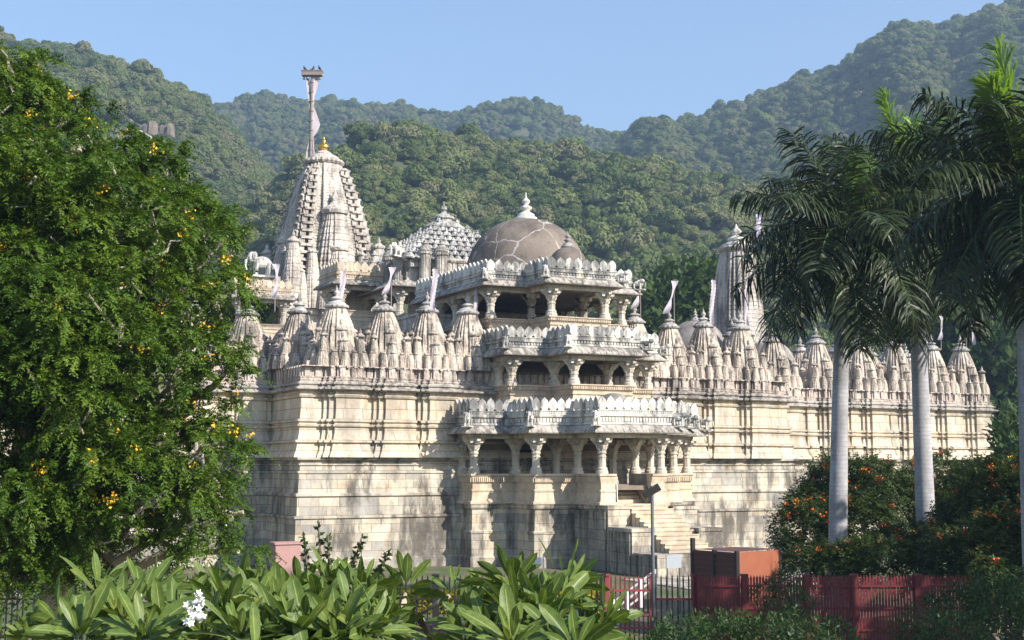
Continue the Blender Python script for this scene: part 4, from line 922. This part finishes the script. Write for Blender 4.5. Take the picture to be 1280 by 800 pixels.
def palm(label, pxb, pyc, d, h_px, seed, spear, trunk_r, lean=0, fk=1.0):
    global rng
    rng = np.random.default_rng(seed)
    b = at(pxb, 600, d); top = at(pxb+lean, pyc, d); base = (b[0], b[1], 0.0); H = top[2]
    e = empty('royal_palm', base, label, 'palm tree', 'royal palms right of the temple'); dx, dy = top[0]-b[0], top[1]-b[1]
    mb = MB(); prof = []
    for i in range(41):
        t = i/40; r = trunk_r*(1.15-.28*t+.06*math.exp(-((t-.35)/.2)**2)-.25*max(0, t-.75)); prof.append((i, t, r))
    mb.tube([(dx*t**1.3, dy*t**1.3, (H-1.3)*t-.1) for i, t, r in prof], [r*(1.0+.012*(i % 2)) for i, t, r in prof], 20); mb.build('trunk', M['palmtrunk'], e, True)
    cs = MB(); cs.tube([(dx, dy, H-1.45), (dx, dy, H-1.1), (dx, dy, H-.3), (dx, dy, H+.15)], [trunk_r*.85, trunk_r*1.0, trunk_r*.75, trunk_r*.4], 16); cs.build('crownshaft', M['crownshaft'], e, True)
    n = 27; az0 = rng.uniform(0, 6.28)
    for k in range(n):
        age = (k+.5)/n; az = az0+k*2.399+rng.normal()*.12; el = R(80-130*age**.95)+rng.normal()*.07; L = rng.uniform(3.2, 3.9)*fk
        V, F, ra_ = frond((dx, dy, H), az, el, L, R(46+rng.uniform(-12, 26)), .78*fk)
        dry = fk < 1 and k in (6, 9); f = link('frond', np_mesh('frond', V, F), M['dryfrond' if dry else 'palmleaf'], e)
        if dry: f['label'] = 'faded grey brown drying palm frond'
        r_ = MB(); r_.tube(ra_[::5]+[ra_[-1]], [.045*(1-.9*i/13) for i in range(len(ra_[::5])+1)], 6); r_.build('rachis', M['crownshaft'], f, True)
    for az, el, L in spear:
        V, F, ra_ = frond((dx, dy, H), az, el, L, R(9), .85, 110, .42); f = link('young_frond', np_mesh('young_frond', V, F), M['spear'], e); r_ = MB(); r_.tube(ra_[::5], [.035*(1-.9*i/13) for i in range(len(ra_[::5]))], 6); r_.build('rachis', M['crownshaft'], f, True)
    rng = np.random.default_rng(seed+50)
rt = -YAW                               # azimuth of the picture's right-hand direction
palm('royal palm with a drooping crown nearest the temple porch, its trunk fully sunlit', 1042, 290, 37.0, 0, 11, [(rt+.5, R(76), 2.2)], .225, 10)
palm('royal palm in the middle with two bright upright young fronds', 1156, 268, 40.0, 0, 23, [(rt+math.pi+.2, R(81), 3.7), (rt+.3, R(74), 3.4), (rt+1.2, R(84), 3.0)], .25, -14, 1.08)
palm('tallest royal palm cut by the right picture edge with a yellow green spear leaf', 1287, 235, 29.0, 0, 37, [(rt+math.pi, R(88), 3.2), (rt+.2, R(76), 3.1), (rt+math.pi+.6, R(72), 2.4)], .20, -12, .92)

# ------------------------------------------------------------------ frangipani bushes in the foreground
M['frangileaf'] = foliage('frangipani_leaves', [(.035,.075,.016),(.065,.115,.022),(.105,.16,.030),(.19,.22,.05)], .30, .45, 3.5, .3, midrib=(.30,.34,.12))
def frangi_leaves(tips):
    LV, LF, LU = [], [], []; cnt = 0; nu, nv = 5, 8
    for c, ax, k in tips:
        c = np.array(c); ax = np.array(ax)/np.linalg.norm(ax); u = np.cross(ax, (.3,.2,1.)); u /= np.linalg.norm(u); w = np.cross(ax, u); n = rng.integers(19, 27)
        for i in range(n):
            age = i/n; a = i*2.399+rng.normal()*.15; el = R(82-95*age**.8)+rng.normal()*.12; L = k*rng.uniform(.18, .29)*(.55+.45*min(1, age*3)); Wd = L*rng.uniform(.215, .285)
            rad = u*math.cos(a)+w*math.sin(a); d0 = rad*math.cos(el)+ax*math.sin(el); nrm = ax*math.cos(el)-rad*math.sin(el); sd_ = np.cross(d0, nrm); droop = rng.uniform(.1, .5); fold = rng.uniform(.1, .35); tw = rng.normal()*.25
            p = c+ax*(-.06*age+.02)+rad*.02; st = .10*L; rows = []
            d = d0.copy(); pp_ = p+d*st
            for j in range(nv):
                t = j/(nv-1); wd = Wd*max(.03, math.sin(math.pi*(t*.93+.035))**.75*(.72+.5*t))
                if t > .86: wd *= max(.05, (1-t)/.14)
                ss = sd_*math.cos(tw*t)+nrm*math.sin(tw*t); nn_ = np.cross(ss, d)
                for q in range(nu):
                    s = (q/(nu-1)-.5)*2; LV.append(pp_+ss*wd*.5*s+nn_*abs(s)*wd*fold*.5+nn_*math.sin(s*2+t*7)*.002); LU.append((q/(nu-1), t))
                d = d+np.array((0, 0, -1.0))*droop/nv*1.2; d /= np.linalg.norm(d); pp_ = pp_+d*L*.9/(nv-1)
            for j in range(nv-1):
                for q in range(nu-1): o_ = cnt+j*nu+q; LF.append((o_, o_+1, o_+nu+1, o_+nu))
            cnt += nu*nv
    return np.array(LV), np.array(LF), np.array(LU)
def frangipani(label, px, d, tips, flowers=()):
    base = g0(px, d); e = empty('frangipani_bush', base, label, 'bush', 'frangipani bushes in the foreground'); b0 = np.array(base)
    T_ = []
    for x, y, dd_, k in tips:
        c = at(x, y, dd_); ax = (c-b0)*np.array((.7,.7,.0))+np.array((rng.normal()*.42, rng.normal()*.42, 1.0)); T_.append((c, ax, k))
    for q in range(len(T_)):                 # lower side shoots
        c_, ax_, k_ = T_[q]; d_ = unit(1)[0]; d_[2] = -abs(d_[2])*.5; T_.append((c_+d_*.30, np.array((d_[0], d_[1], .45))+rng.normal(size=3)*.2, k_*.92))
    V, F, U = frangi_leaves(T_); link('foliage', np_mesh('foliage', V-b0, F, True, uv=U), M['frangileaf'], e)
    mb = MB(); fork = np.array((0, 0, .35)); mb.tube([(0,0,-.2),(0,0,.1),tuple(fork)], [.08,.07,.06], 9)
    for c, ax, k in T_:
        p1 = c-b0; ax = np.array(ax)/np.linalg.norm(ax); m1 = fork+(p1-fork)*.45+np.array((rng.normal()*.08, rng.normal()*.08, -.08)); mb.tube([fork, fork+(m1-fork)*.5+rng.normal(size=3)*.03, m1, p1-ax*.3, p1-ax*.14, p1-ax*.05], [.042,.035,.028,.022,.018,.012], 8)
    mb.build('branches', M['palebark'], e, True)
    for x, y, dd_ in flowers:
        c = at(x, y, dd_); V, F = [], []
        for k in range(13):
            q = c+unit(1)[0]*.034*np.array((1,1,1.3)); ax = unit(1)[0]; ax[2] = abs(ax[2]); r1 = np.cross(ax, (.2,1,.3)); r1 /= np.linalg.norm(r1); r2 = np.cross(ax, r1)
            for j in range(5):
                a = j*1.2566; dr = r1*math.cos(a)+r2*math.sin(a); sdv = np.cross(ax, dr); o_ = len(V); V += [q, q+dr*.009+sdv*.007+ax*.004, q+dr*.020+ax*.008, q+dr*.009-sdv*.006+ax*.004]; F.append((o_, o_+1, o_+2, o_+3))
        link('blossoms', np_mesh('blossoms', np.array(V)-b0, np.array(F)), M['whiteflower'], e)
rng = np.random.default_rng(3)
frangipani('leftmost frangipani bush with broad glossy leaves under the big tree', 150, 7.2, [(125,740,7.4,1),(178,746,7.0,1),(150,774,6.7,1),(70,781,7.1,.9),(215,781,6.9,1),(100,796,6.4,1),(230,753,7.6,.95),(35,801,7,.8),(180,796,6.3,1)])
frangipani('frangipani bush with a cluster of white flowers among its leaves', 310, 7.0, [(285,764,6.8,1.05),(320,738,7.6,.95),(265,743,7.7,.95),(345,766,6.8,1),(300,796,6.3,1),(255,796,6.6,1),(380,791,6.5,1),(335,801,6.4,.9)], flowers=[(243,752,6.2),(250,764,6.2),(240,768,6.15)])
frangipani('dense frangipani bush in front of the temple podium', 430, 7.2, [(375,740,7.5,1),(415,733,7.6,1.05),(450,740,7.4,1),(400,761,7.0,1.05),(440,771,6.8,1.05),(470,753,7.4,1),(475,781,6.7,1),(420,796,6.4,1),(370,796,6.4,1)])
frangipani('tallest frangipani bush with bare forking grey branches by the fence', 600, 7.2, [(508,734,7.6,.78),(640,730,7.2,1.05),(618,753,7.3,.95),(672,753,7.0,1.05),(700,758,6.9,1.0),(650,771,6.8,1),(690,791,6.6,1),(735,791,6.9,.95),(610,796,6.6,.95),(640,806,6.3,1)])

# ------------------------------------------------------------------ fence, gate and small things
def cfp(px, d, z=0): p = at(px, 600, d); return np.array((p[0], p[1], z))
FD = 31.5; ZT = 4.6-(719-582.5)/FPX*FD
ZG = float(mound(*cfp(900, FD)[:2]))
def picket_fence(name, label, cat, px0, px1, mat, posts, ztop=ZT, rails=(.25,.9,1.55), step=.125, sheet=False, pmat=None):
    a, c = cfp(px0, FD), cfp(px1, FD); L = np.linalg.norm(c-a); u = (c-a)/L; nv_ = np.array((u[1], -u[0], 0)); e = empty(name, tuple(a), label, cat, None)
    def b3(mb, t, z0, z1, w, th): mb.obox(u*t+np.array((0,0,(z0+z1)/2)), u, nv_, (0,0,1), w, th, (z1-z0)/2)
    pk1 = MB(); n = int(L/step)
    for i in range(n+1):
        t = i*L/n; b3(pk1, t, .06, ztop+rng.normal()*.008, .017 if not sheet else .026, .012); pk1.add([u*t+nv_*.012+u*q*.02+np.array((0,0,ztop)) for q in (-1,1)]+[u*t+np.array((0,0,ztop+.07))], [(0,1,2)])
    pk1.build('picket_panel', mat, e)
    for z in rails: r_ = MB(); r_.obox(u*L/2+np.array((0,0,z))+nv_*.035, u, nv_, (0,0,1), L/2, .015, .025); r_.build('rail', pmat or mat, e)
    for px in posts:
        t = np.dot(cfp(px, FD)-a, u); p_ = MB(); b3(p_, t, -.3, ztop+.03, .065, .065); b3(p_, t, ztop+.03, ztop+.08, .085, .085); p_.build('post', pmat or mat, e)
    return e
picket_fence('fence', 'black iron picket fence behind the frangipani branches', 'fence', -60, 752, M['iron'], (100,330,545,752), pmat=M['iron'])
picket_fence('gate', 'red railed iron gate left of the lamp post', 'gate', 757, 814, M['redpaint'], (757,814), pmat=M['pinkpaint'], rails=(.35,.9,1.2,1.75), step=.1)
picket_fence('fence', 'short black picket fence right of the lamp post', 'fence', 818, 866, M['iron'], (866,), pmat=M['redpaint'])
picket_fence('fence', 'long red painted fence of close bars in front of the palms', 'fence', 868, 1232, M['redpaint'], (868,928,1005,1064,1142,1232), rails=(.3,.85,1.35,1.85), step=.07, sheet=True, pmat=M['redpaint'])
picket_fence('fence', 'dark fence end lost in shade at the right picture edge', 'fence', 1236, 1330, M['iron'], (1320,))
# lamp post
lp = empty('lamp_post', tuple(cfp(815, 29.5, ZG)), 'slim grey lamp post with a dark floodlight head in front of the steps', 'lamp post'); hL = at(815, 607, 29.5)[2]-ZG
mb = MB(); mb.tube([(0,0,-.2),(0,0,hL*.5),(0,0,hL)], [.045,.04,.035], 12); mb.lathe([(.12,0),(.12,.03),(.07,.06)], 12); mb.build('pole', M['greymetal'], lp, True)
mb = MB(); u = np.array((math.cos(-YAW), math.sin(-YAW), 0)); v = np.array((math.sin(YAW), math.cos(YAW), 0)); tl = u*.86+np.array((0,0,.5)); tl /= np.linalg.norm(tl)
mb.obox(-u*.0+np.array((0,0,hL-.12))+v*.12, tl, v, np.cross(tl, v), .19, .16, .075); mb.tube([(0,0,hL-.1), tuple(v*.1+np.array((0,0,hL-.1)))], .03, 6); mb.build('lamp_head', M['iron'], lp)
# white sloping stair railing
wr = empty('stair_railing', tuple(cfp(768, 40, 0)), 'white painted sloping stair railing in front of the temple', 'railing')
p0, p1 = at(768, 752, 40)-np.array(wr.location), at(818, 714, 40)-np.array(wr.location); mb = MB()
for dz in (0,-.22,-.44): mb.tube([p0+np.array((0,0,dz)), p1+np.array((0,0,dz))], .035, 6)
mb.build('rail', M['whitepaint'], wr)
for t in (0,.33,.66,1): q = p0+(p1-p0)*t; mb = MB(); mb.box(q[0]-.05, q[0]+.05, q[1]-.05, q[1]+.05, q[2]-(1.05 if t < .1 else .75), q[2]+.06); mb.build('post', M['whitepaint'], wr)
mb = MB(); q = p0; mb.box(q[0]-.11, q[0]+.11, q[1]-.11, q[1]+.11, -.1, q[2]-.05); mb.box(q[0]-.14, q[0]+.14, q[1]-.14, q[1]+.14, q[2]-.05, q[2]+.0); mb.build('pier', M['whitepaint'], wr)
# tin cabin behind the fence
c0, c1, c2 = at(866,690,37.5), at(921,690,36.2), at(974,690,37.6); zt = at(920,690,36.5)[2]
cb = empty('cabin', (c1[0], c1[1], 0), 'low cabin of dark brown and terracotta metal sheets behind the fence', 'cabin'); o3 = np.array((c1[0], c1[1], 0))
def wallp(a, c, mat, name, ribs):
    a, c = np.array((a[0],a[1],0))-o3, np.array((c[0],c[1],0))-o3; L = np.linalg.norm(c-a); u = (c-a)/L; nv_ = np.array((u[1],-u[0],0)); mb = MB(); mb.obox((a+c)/2+np.array((0,0,zt/2)), u, nv_, (0,0,1), L/2, .02, zt/2)
    for i in range(ribs): mb.obox((a+c)/2+np.array((0,0,zt*(i+.6)/ribs))+nv_*.03, u, nv_, (0,0,1), L/2*.99, .012, .03)
    mb.build(name, mat, cb)
wallp(c0, c1, M['browntin'], 'ribbed_wall', 16); wallp(c1, c2, M['terracotta'], 'sheet_wall', 0)
for p, k in ((c0,.32),(c1,.04),(c2,.04),((c0+c1)/2+.001,.04)): mb = MB(); q = p-o3; mb.box(q[0]-.05,q[0]+.05,q[1]-.05,q[1]+.05,-.1,zt+k); mb.build('post', M['iron'], cb)
mb = MB(); back = (c0+c2)/2+(c0+c2-2*c1)*.35-o3; mb.add([tuple(q[:2])+(zt+.02,) for q in (c0-o3, c1-o3, c2-o3, back)], [(0,1,2,3)]); mb.build('roof', M['browntin'], cb)
# boards
nbq = MB(); q = at(842,702,43); nb_ = empty('notice_board', (q[0], q[1], 0), 'pale blank notice board leaning by the foot of the temple steps', 'notice board')
mb = MB(); mb.obox((0,0,q[2]), (1,0,0), (0,1,0), (0,0,1), .28, .02, .2); mb.build('panel', plain('pale_board', (.36,.40,.45), .6, 0, .05), nb_); mb = MB(); mb.box(-.25,-.21,.0,.03,-.1,q[2]+.2); mb.box(.21,.25,0,.03,-.1,q[2]+.2); mb.build('leg', M['greymetal'], nb_)
q = at(671,702,36); sg = empty('sign', (q[0], q[1], 0), 'small white sign on a post by the porch foot', 'sign'); u = np.array((math.cos(YAW), -math.sin(YAW), 0)); v = np.array((math.sin(YAW), math.cos(YAW), 0))
mb = MB(); mb.obox((0,0,q[2]), u, v, (0,0,1), .13, .015, .11); mb.build('panel', M['whitepaint'], sg); mb = MB(); mb.tube([tuple(u*.17+np.array((0,0,-.1))), tuple(u*.17+np.array((0,0,q[2]+.2)))], .022, 6); mb.build('post', M['whitepaint'], sg)
q = at(727,754,34); bn = MB(); o = empty('litter_bin', (q[0], q[1], 0), 'white and grey striped litter bin behind the black fence', 'bin')
mb = MB(); mb.lathe([(.16,0),(.17,.1),(.17,q[2]+.16),(.18,q[2]+.18),(.12,q[2]+.2)], 14); mb.build('body', M['whitepaint'], o)
for k in range(8): a = k*math.pi/4; mb = bn; mb.obox((.17*math.cos(a), .17*math.sin(a), (q[2]+.16)/2), (-math.sin(a), math.cos(a), 0), (math.cos(a), math.sin(a), 0), (0,0,1), .025, .012, q[2]/2)
bn.build('stripe_strips', M['greymetal'], o)
# golden hedge and kerb
h0, h1 = cfp(500, 43), cfp(752, 43); M['goldhedge'] = foliage('golden_hedge_leaves', [(.20,.22,.02),(.42,.38,.02),(.60,.50,.03)], .3, .5, 3, .2)
he = empty('hedge', tuple(h0), 'low clipped golden yellow hedge in front of the temple', 'hedge'); n = 9000; t = rng.uniform(0, 1, n)[:, None]; yy = rng.uniform(-.35, .35, n); zz = rng.uniform(.02, .62, n)
uu = (h1-h0)/np.linalg.norm(h1-h0); vv = np.array((-uu[1], uu[0], 0)); face = rng.integers(0, 3, n); yy = np.where(face == 0, -.35, yy); zz = np.where(face == 1, .62, zz)
V, F = leaf_quads((h1-h0)*t+vv*yy[:, None]+np.array((0, 0, 1.0))*zz[:, None]+rng.normal(size=(n, 3))*.03, unit(n)+np.array((0,0,.4)), unit(n), .11, .06); link('leaves', np_mesh('leaves', V, F), M['goldhedge'], he)
mb = MB(); L = np.linalg.norm(h1-h0); mb.obox(uu*L/2+np.array((0,0,.28)), uu, vv, (0,0,1), L/2-.05, .28, .28); mb.build('inner_twigs', M['darkleaf'], he)
kb = MB(); k0, k1 = cfp(470, 38.5), cfp(640, 38.5); L = np.linalg.norm(k1-k0); kb.obox((k0+k1)/2+np.array((0,0,.06)), (k1-k0)/L, (-(k1-k0)[1]/L, (k1-k0)[0]/L, 0), (0,0,1), L/2, .12, .1); tag(kb.build('kerb', M['pinkpaint']), kind='structure')
pw = MB(); q = at(358,690,50); pw.box(-.5,.45,-.3,.3,-.2,at(358,680,50)[2]); pw.box(-.55,.5,-.35,.35,at(358,680,50)[2]-.001,at(358,680,50)[2]+.08); o = pw.build('planter_wall', M['pinkplaster']); o.location = (q[0], q[1], 0); tag(o, 'low pink plastered planter wall beside the left tree', 'planter')
# stalked succulent in front of the podium
sc_ = empty('succulent_plant', tuple(cfp(425, 30, 0)), 'dark leafed stalky plant rising above the frangipani against the podium', 'plant'); b0 = np.array(sc_.location); C, D = [], []; mb = MB()
for x, y, x1 in ((402,655,398),(438,690,452),(412,670,410),(470,690,486),(385,668,380)):
    p1 = at(x1, y-(18 if x == 438 else 0), 30)-b0; p0 = at(x, 720, 30)-b0; mb.tube([p0*np.array((1,1,0)), p0, p1], [.04,.035,.015], 6)
    for k in range(46): tt = rng.uniform(.05, 1); C.append(p0+(p1-p0)*tt); D.append(unit(1)[0]+np.array((0,0,.2)))
V, F = leaf_quads(C, D, unit(len(C)), .16, .09); link('leaves', np_mesh('leaves', V, F), M['darkleaf'], sc_); mb.build('stem', M['bark'], sc_)

# ------------------------------------------------------------------ flags on the spires
def flag(label, p_top, p_bot, style, w=.30, mat='cloth', polez=None, lean=(0,0), cat='flag'):
    """banner between two points; pole stands behind it"""
    p_top, p_bot = np.array(p_top, float), np.array(p_bot, float); e = empty('prayer_flag', tuple(p_bot*np.array((1,1,0))+np.array((0,0,polez or p_bot[2]-.3))), label, cat, 'pale flags on the spires'); b0 = np.array(e.location)
    mb = MB(); pt = p_top+np.array((0,.06,.08)); pbm = np.array((p_top[0]+lean[0]*0, p_top[1]+.06, b0[2]-.3)); mb.tube([pbm-b0, pt-b0], [.03,.022], 6); mb.build('pole', M['wood'], e)
    n = 26; V, F = [], []; ax = np.array((math.cos(YAW), -math.sin(YAW), 0))
    for i in range(n+1):
        t = i/n; c = p_top+(p_bot-p_top)*t
        if style == 'hang': ww = w*(1+.14*(1 if i % 2 else -1)); tw = .35*math.sin(t*5); c = c+ax*.05*math.sin(t*6)
        else: ww = w*(.9-.55*math.sin(math.pi*min(1, t*1.1)))+.03; tw = 1.2*math.sin(t*4); c = c+ax*(.12*math.sin(t*3.1))
        d = ax*math.cos(tw)+np.array((ax[1]*-1, ax[0], 0))*math.sin(tw)
        for q in range(5): s = (q/4-.5); V.append(c+d*ww*s+np.array((0,-.05,0))*math.cos(q*1.5+t*7)); 
    for i in range(n):
        for q in range(4): o_ = i*5+q; F.append((o_, o_+1, o_+6, o_+5))
    link('cloth', np_mesh('cloth', np.array(V)-b0, np.array(F), True), M[mat], e)
def fz(px, py, v): r = ray(px, py); return CAM+r*((v-CAM[1])/r[1])
flag('narrow wilted pale flag on the shrine spire beside the left tree', fz(345,330,6.2), fz(341,372,5.6), 'swept', .34)
flag('long scalloped pink banner on the spire left of the main tower foot', fz(428,338,1.9), fz(426,392,.9), 'hang', .25)
flag('grey twisted flag wrapped on the spire below the bell turret roof', fz(490,334,1.9), fz(479,368,1.3), 'swept', .38)
flag('wide lilac and white banner on the spire under the long shaded parapet', fz(543,336,1.9), fz(541,392,.9), 'hang', .25, 'cloth')
flag('slim red edged banner hanging in front of the upper porch pillars', fz(596,335,1.9), fz(595,402,.9), 'hang', .2, 'cloth')
flag('tattered flag curling down beside the top tier of the porch', fz(801,350,1.9), fz(791,386,1.3), 'swept', .42)
flag('S-shaped white flag on the first spire right of the porch', fz(843,351,1.9), fz(831,392,1.3), 'swept', .42)
flag('broad hanging white banner left of the tall grey corner spire', fz(891,350,1.9), fz(890,405,.9), 'hang', .25)
flag('white banner against the shaft of the tall grey corner spire', fz(932,362,1.9), fz(934,408,1.2), 'hang', .22)
flag('lilac banner on the tall bare mast beside the corner spire finial', fz(948,268,19), fz(949,300,19), 'hang', .42, 'cloth_lilac', polez=12)
flag('dark dotted streamer slanting off the last spire on the right', fz(1207,384,6.3), fz(1217,431,6.0), 'swept', .24, 'cloth')
flag('small flag on a pole among the right hand spires between two palms', fz(1176,395,6.5), fz(1174,425,6.2), 'swept', .3)
flag('short white flag on the spire seen through the left tree', fz(262,378,6.2), fz(258,392,6.0), 'swept', .3)
# the great mast
gm = empty('flag_mast', (-.95, 38.2, 26.9), 'tall flag mast on the main spire with a wooden platform and twisted white cloth', 'flag mast'); b0 = np.array(gm.location)
mb = MB(); mb.tube([(0,0,0),(0,0,4),(0,0,7.55)], [.13,.12,.10], 10)
for k in range(9): mb.tube([(0,0,.9+k*.75-.05),(0,0,.9+k*.75+.05)], .17, 10)
mb.build('mast', M['wood'], gm)
mb = MB(); X1 = np.array((math.cos(YAW), -math.sin(YAW), 0)); Y1 = np.array((math.sin(YAW), math.cos(YAW), 0)); mb.obox((0,0,7.55), X1, Y1, (0,0,1), .78, .3, .16); mb.obox((0,0,7.74), X1, Y1, (0,0,1), .82, .34, .03)
for s in (-1,1): mb.tube([X1*.0+np.array((0,0,6.8)), X1*.55*s+np.array((0,0,7.4))], .035, 5); mb.tube([X1*.6*s+np.array((0,0,7.4)), X1*.62*s+np.array((0,0,7.1))], [.03,.1], 6)
mb.build('platform', M['wood'], gm)
for k, s in enumerate((-.55, .05, .58)):
    bd_ = MB(); c = X1*s+b0+np.array((0,0,7.77)); bd_.tube([(0,-.12,.1),(0,-.04,.16),(0,.06,.24),(0,.09,.32),(0,.08,.38),(0,.16,.37)], [.01,.08,.10,.055,.06,.008], 8); bd_.tube([(0,-.1,.12),(0,-.28,.06)], [.04,.015], 5); bd_.tube([(.03,.0,.1),(.03,.0,0)], .01, 4); bd_.tube([(-.03,.0,.1),(-.03,.0,0)], .01, 4)
    o = bd_.build('bird', M['iron']); o.location = c; o.rotation_euler[2] = R((60,-70,110)[k]); tag(o, ('dark bird perched on the left end of the mast platform','dark bird perched at the middle of the mast platform','dark bird perched on the right end of the mast platform')[k], 'bird', 'birds on the mast platform')
def strip(pts, ws, tw, name):
    V, F = [], []; n = len(pts)
    for i in range(n):
        d = X1*math.cos(tw[i])+Y1*math.sin(tw[i])
        for q in (-.5, 0, .5): V.append(np.array(pts[i], float)+d*ws[i]*q+Y1*.04*math.cos(q*6+i))
    for i in range(n-1):
        for q in range(2): F.append((i*3+q, i*3+q+1, i*3+q+4, i*3+q+3))
    link(name, np_mesh(name, V, F, True), M['cloth'], gm)
strip([X1*.33+np.array((0,0,7.3)), X1*.28+np.array((0,0,6.6)), X1*.14+np.array((0,0,5.8)), X1*.12+np.array((0,0,5.0))], [.42,.36,.2,.16], [.2,.5,.9,1.2], 'cloth')
strip([-X1*.32+np.array((0,0,7.2)), -X1*.26+np.array((0,0,6.6)), -X1*.18+np.array((0,0,5.6)), -X1*.1+np.array((0,0,4.6))], [.34,.3,.2,.12], [-.2,.3,.8,1.2], 'cloth')
strip([X1*.1+np.array((0,0,5.2)), X1*.22+np.array((0,0,4.4)), X1*.38+np.array((0,0,3.6)), X1*.24+np.array((0,0,3.0)), X1*.1+np.array((0,0,2.6))], [.12,.4,.62,.4,.1], [.2,.3,.4,.4,.4], 'cloth')
strip([-X1*.14+np.array((0,0,2.2)), -X1*.2+np.array((0,0,1.4)), -X1*.24+np.array((0,0,.6)), -X1*.24+np.array((0,0,-.1))], [.08,.3,.36,.3], [.2,.3,.2,.3], 'cloth')
strip([X1*.2+np.array((0,0,2.6)), X1*.26+np.array((0,0,1.4)), X1*.33+np.array((0,0,.4))], [.1,.12,.1], [.2,.3,.2], 'cloth')
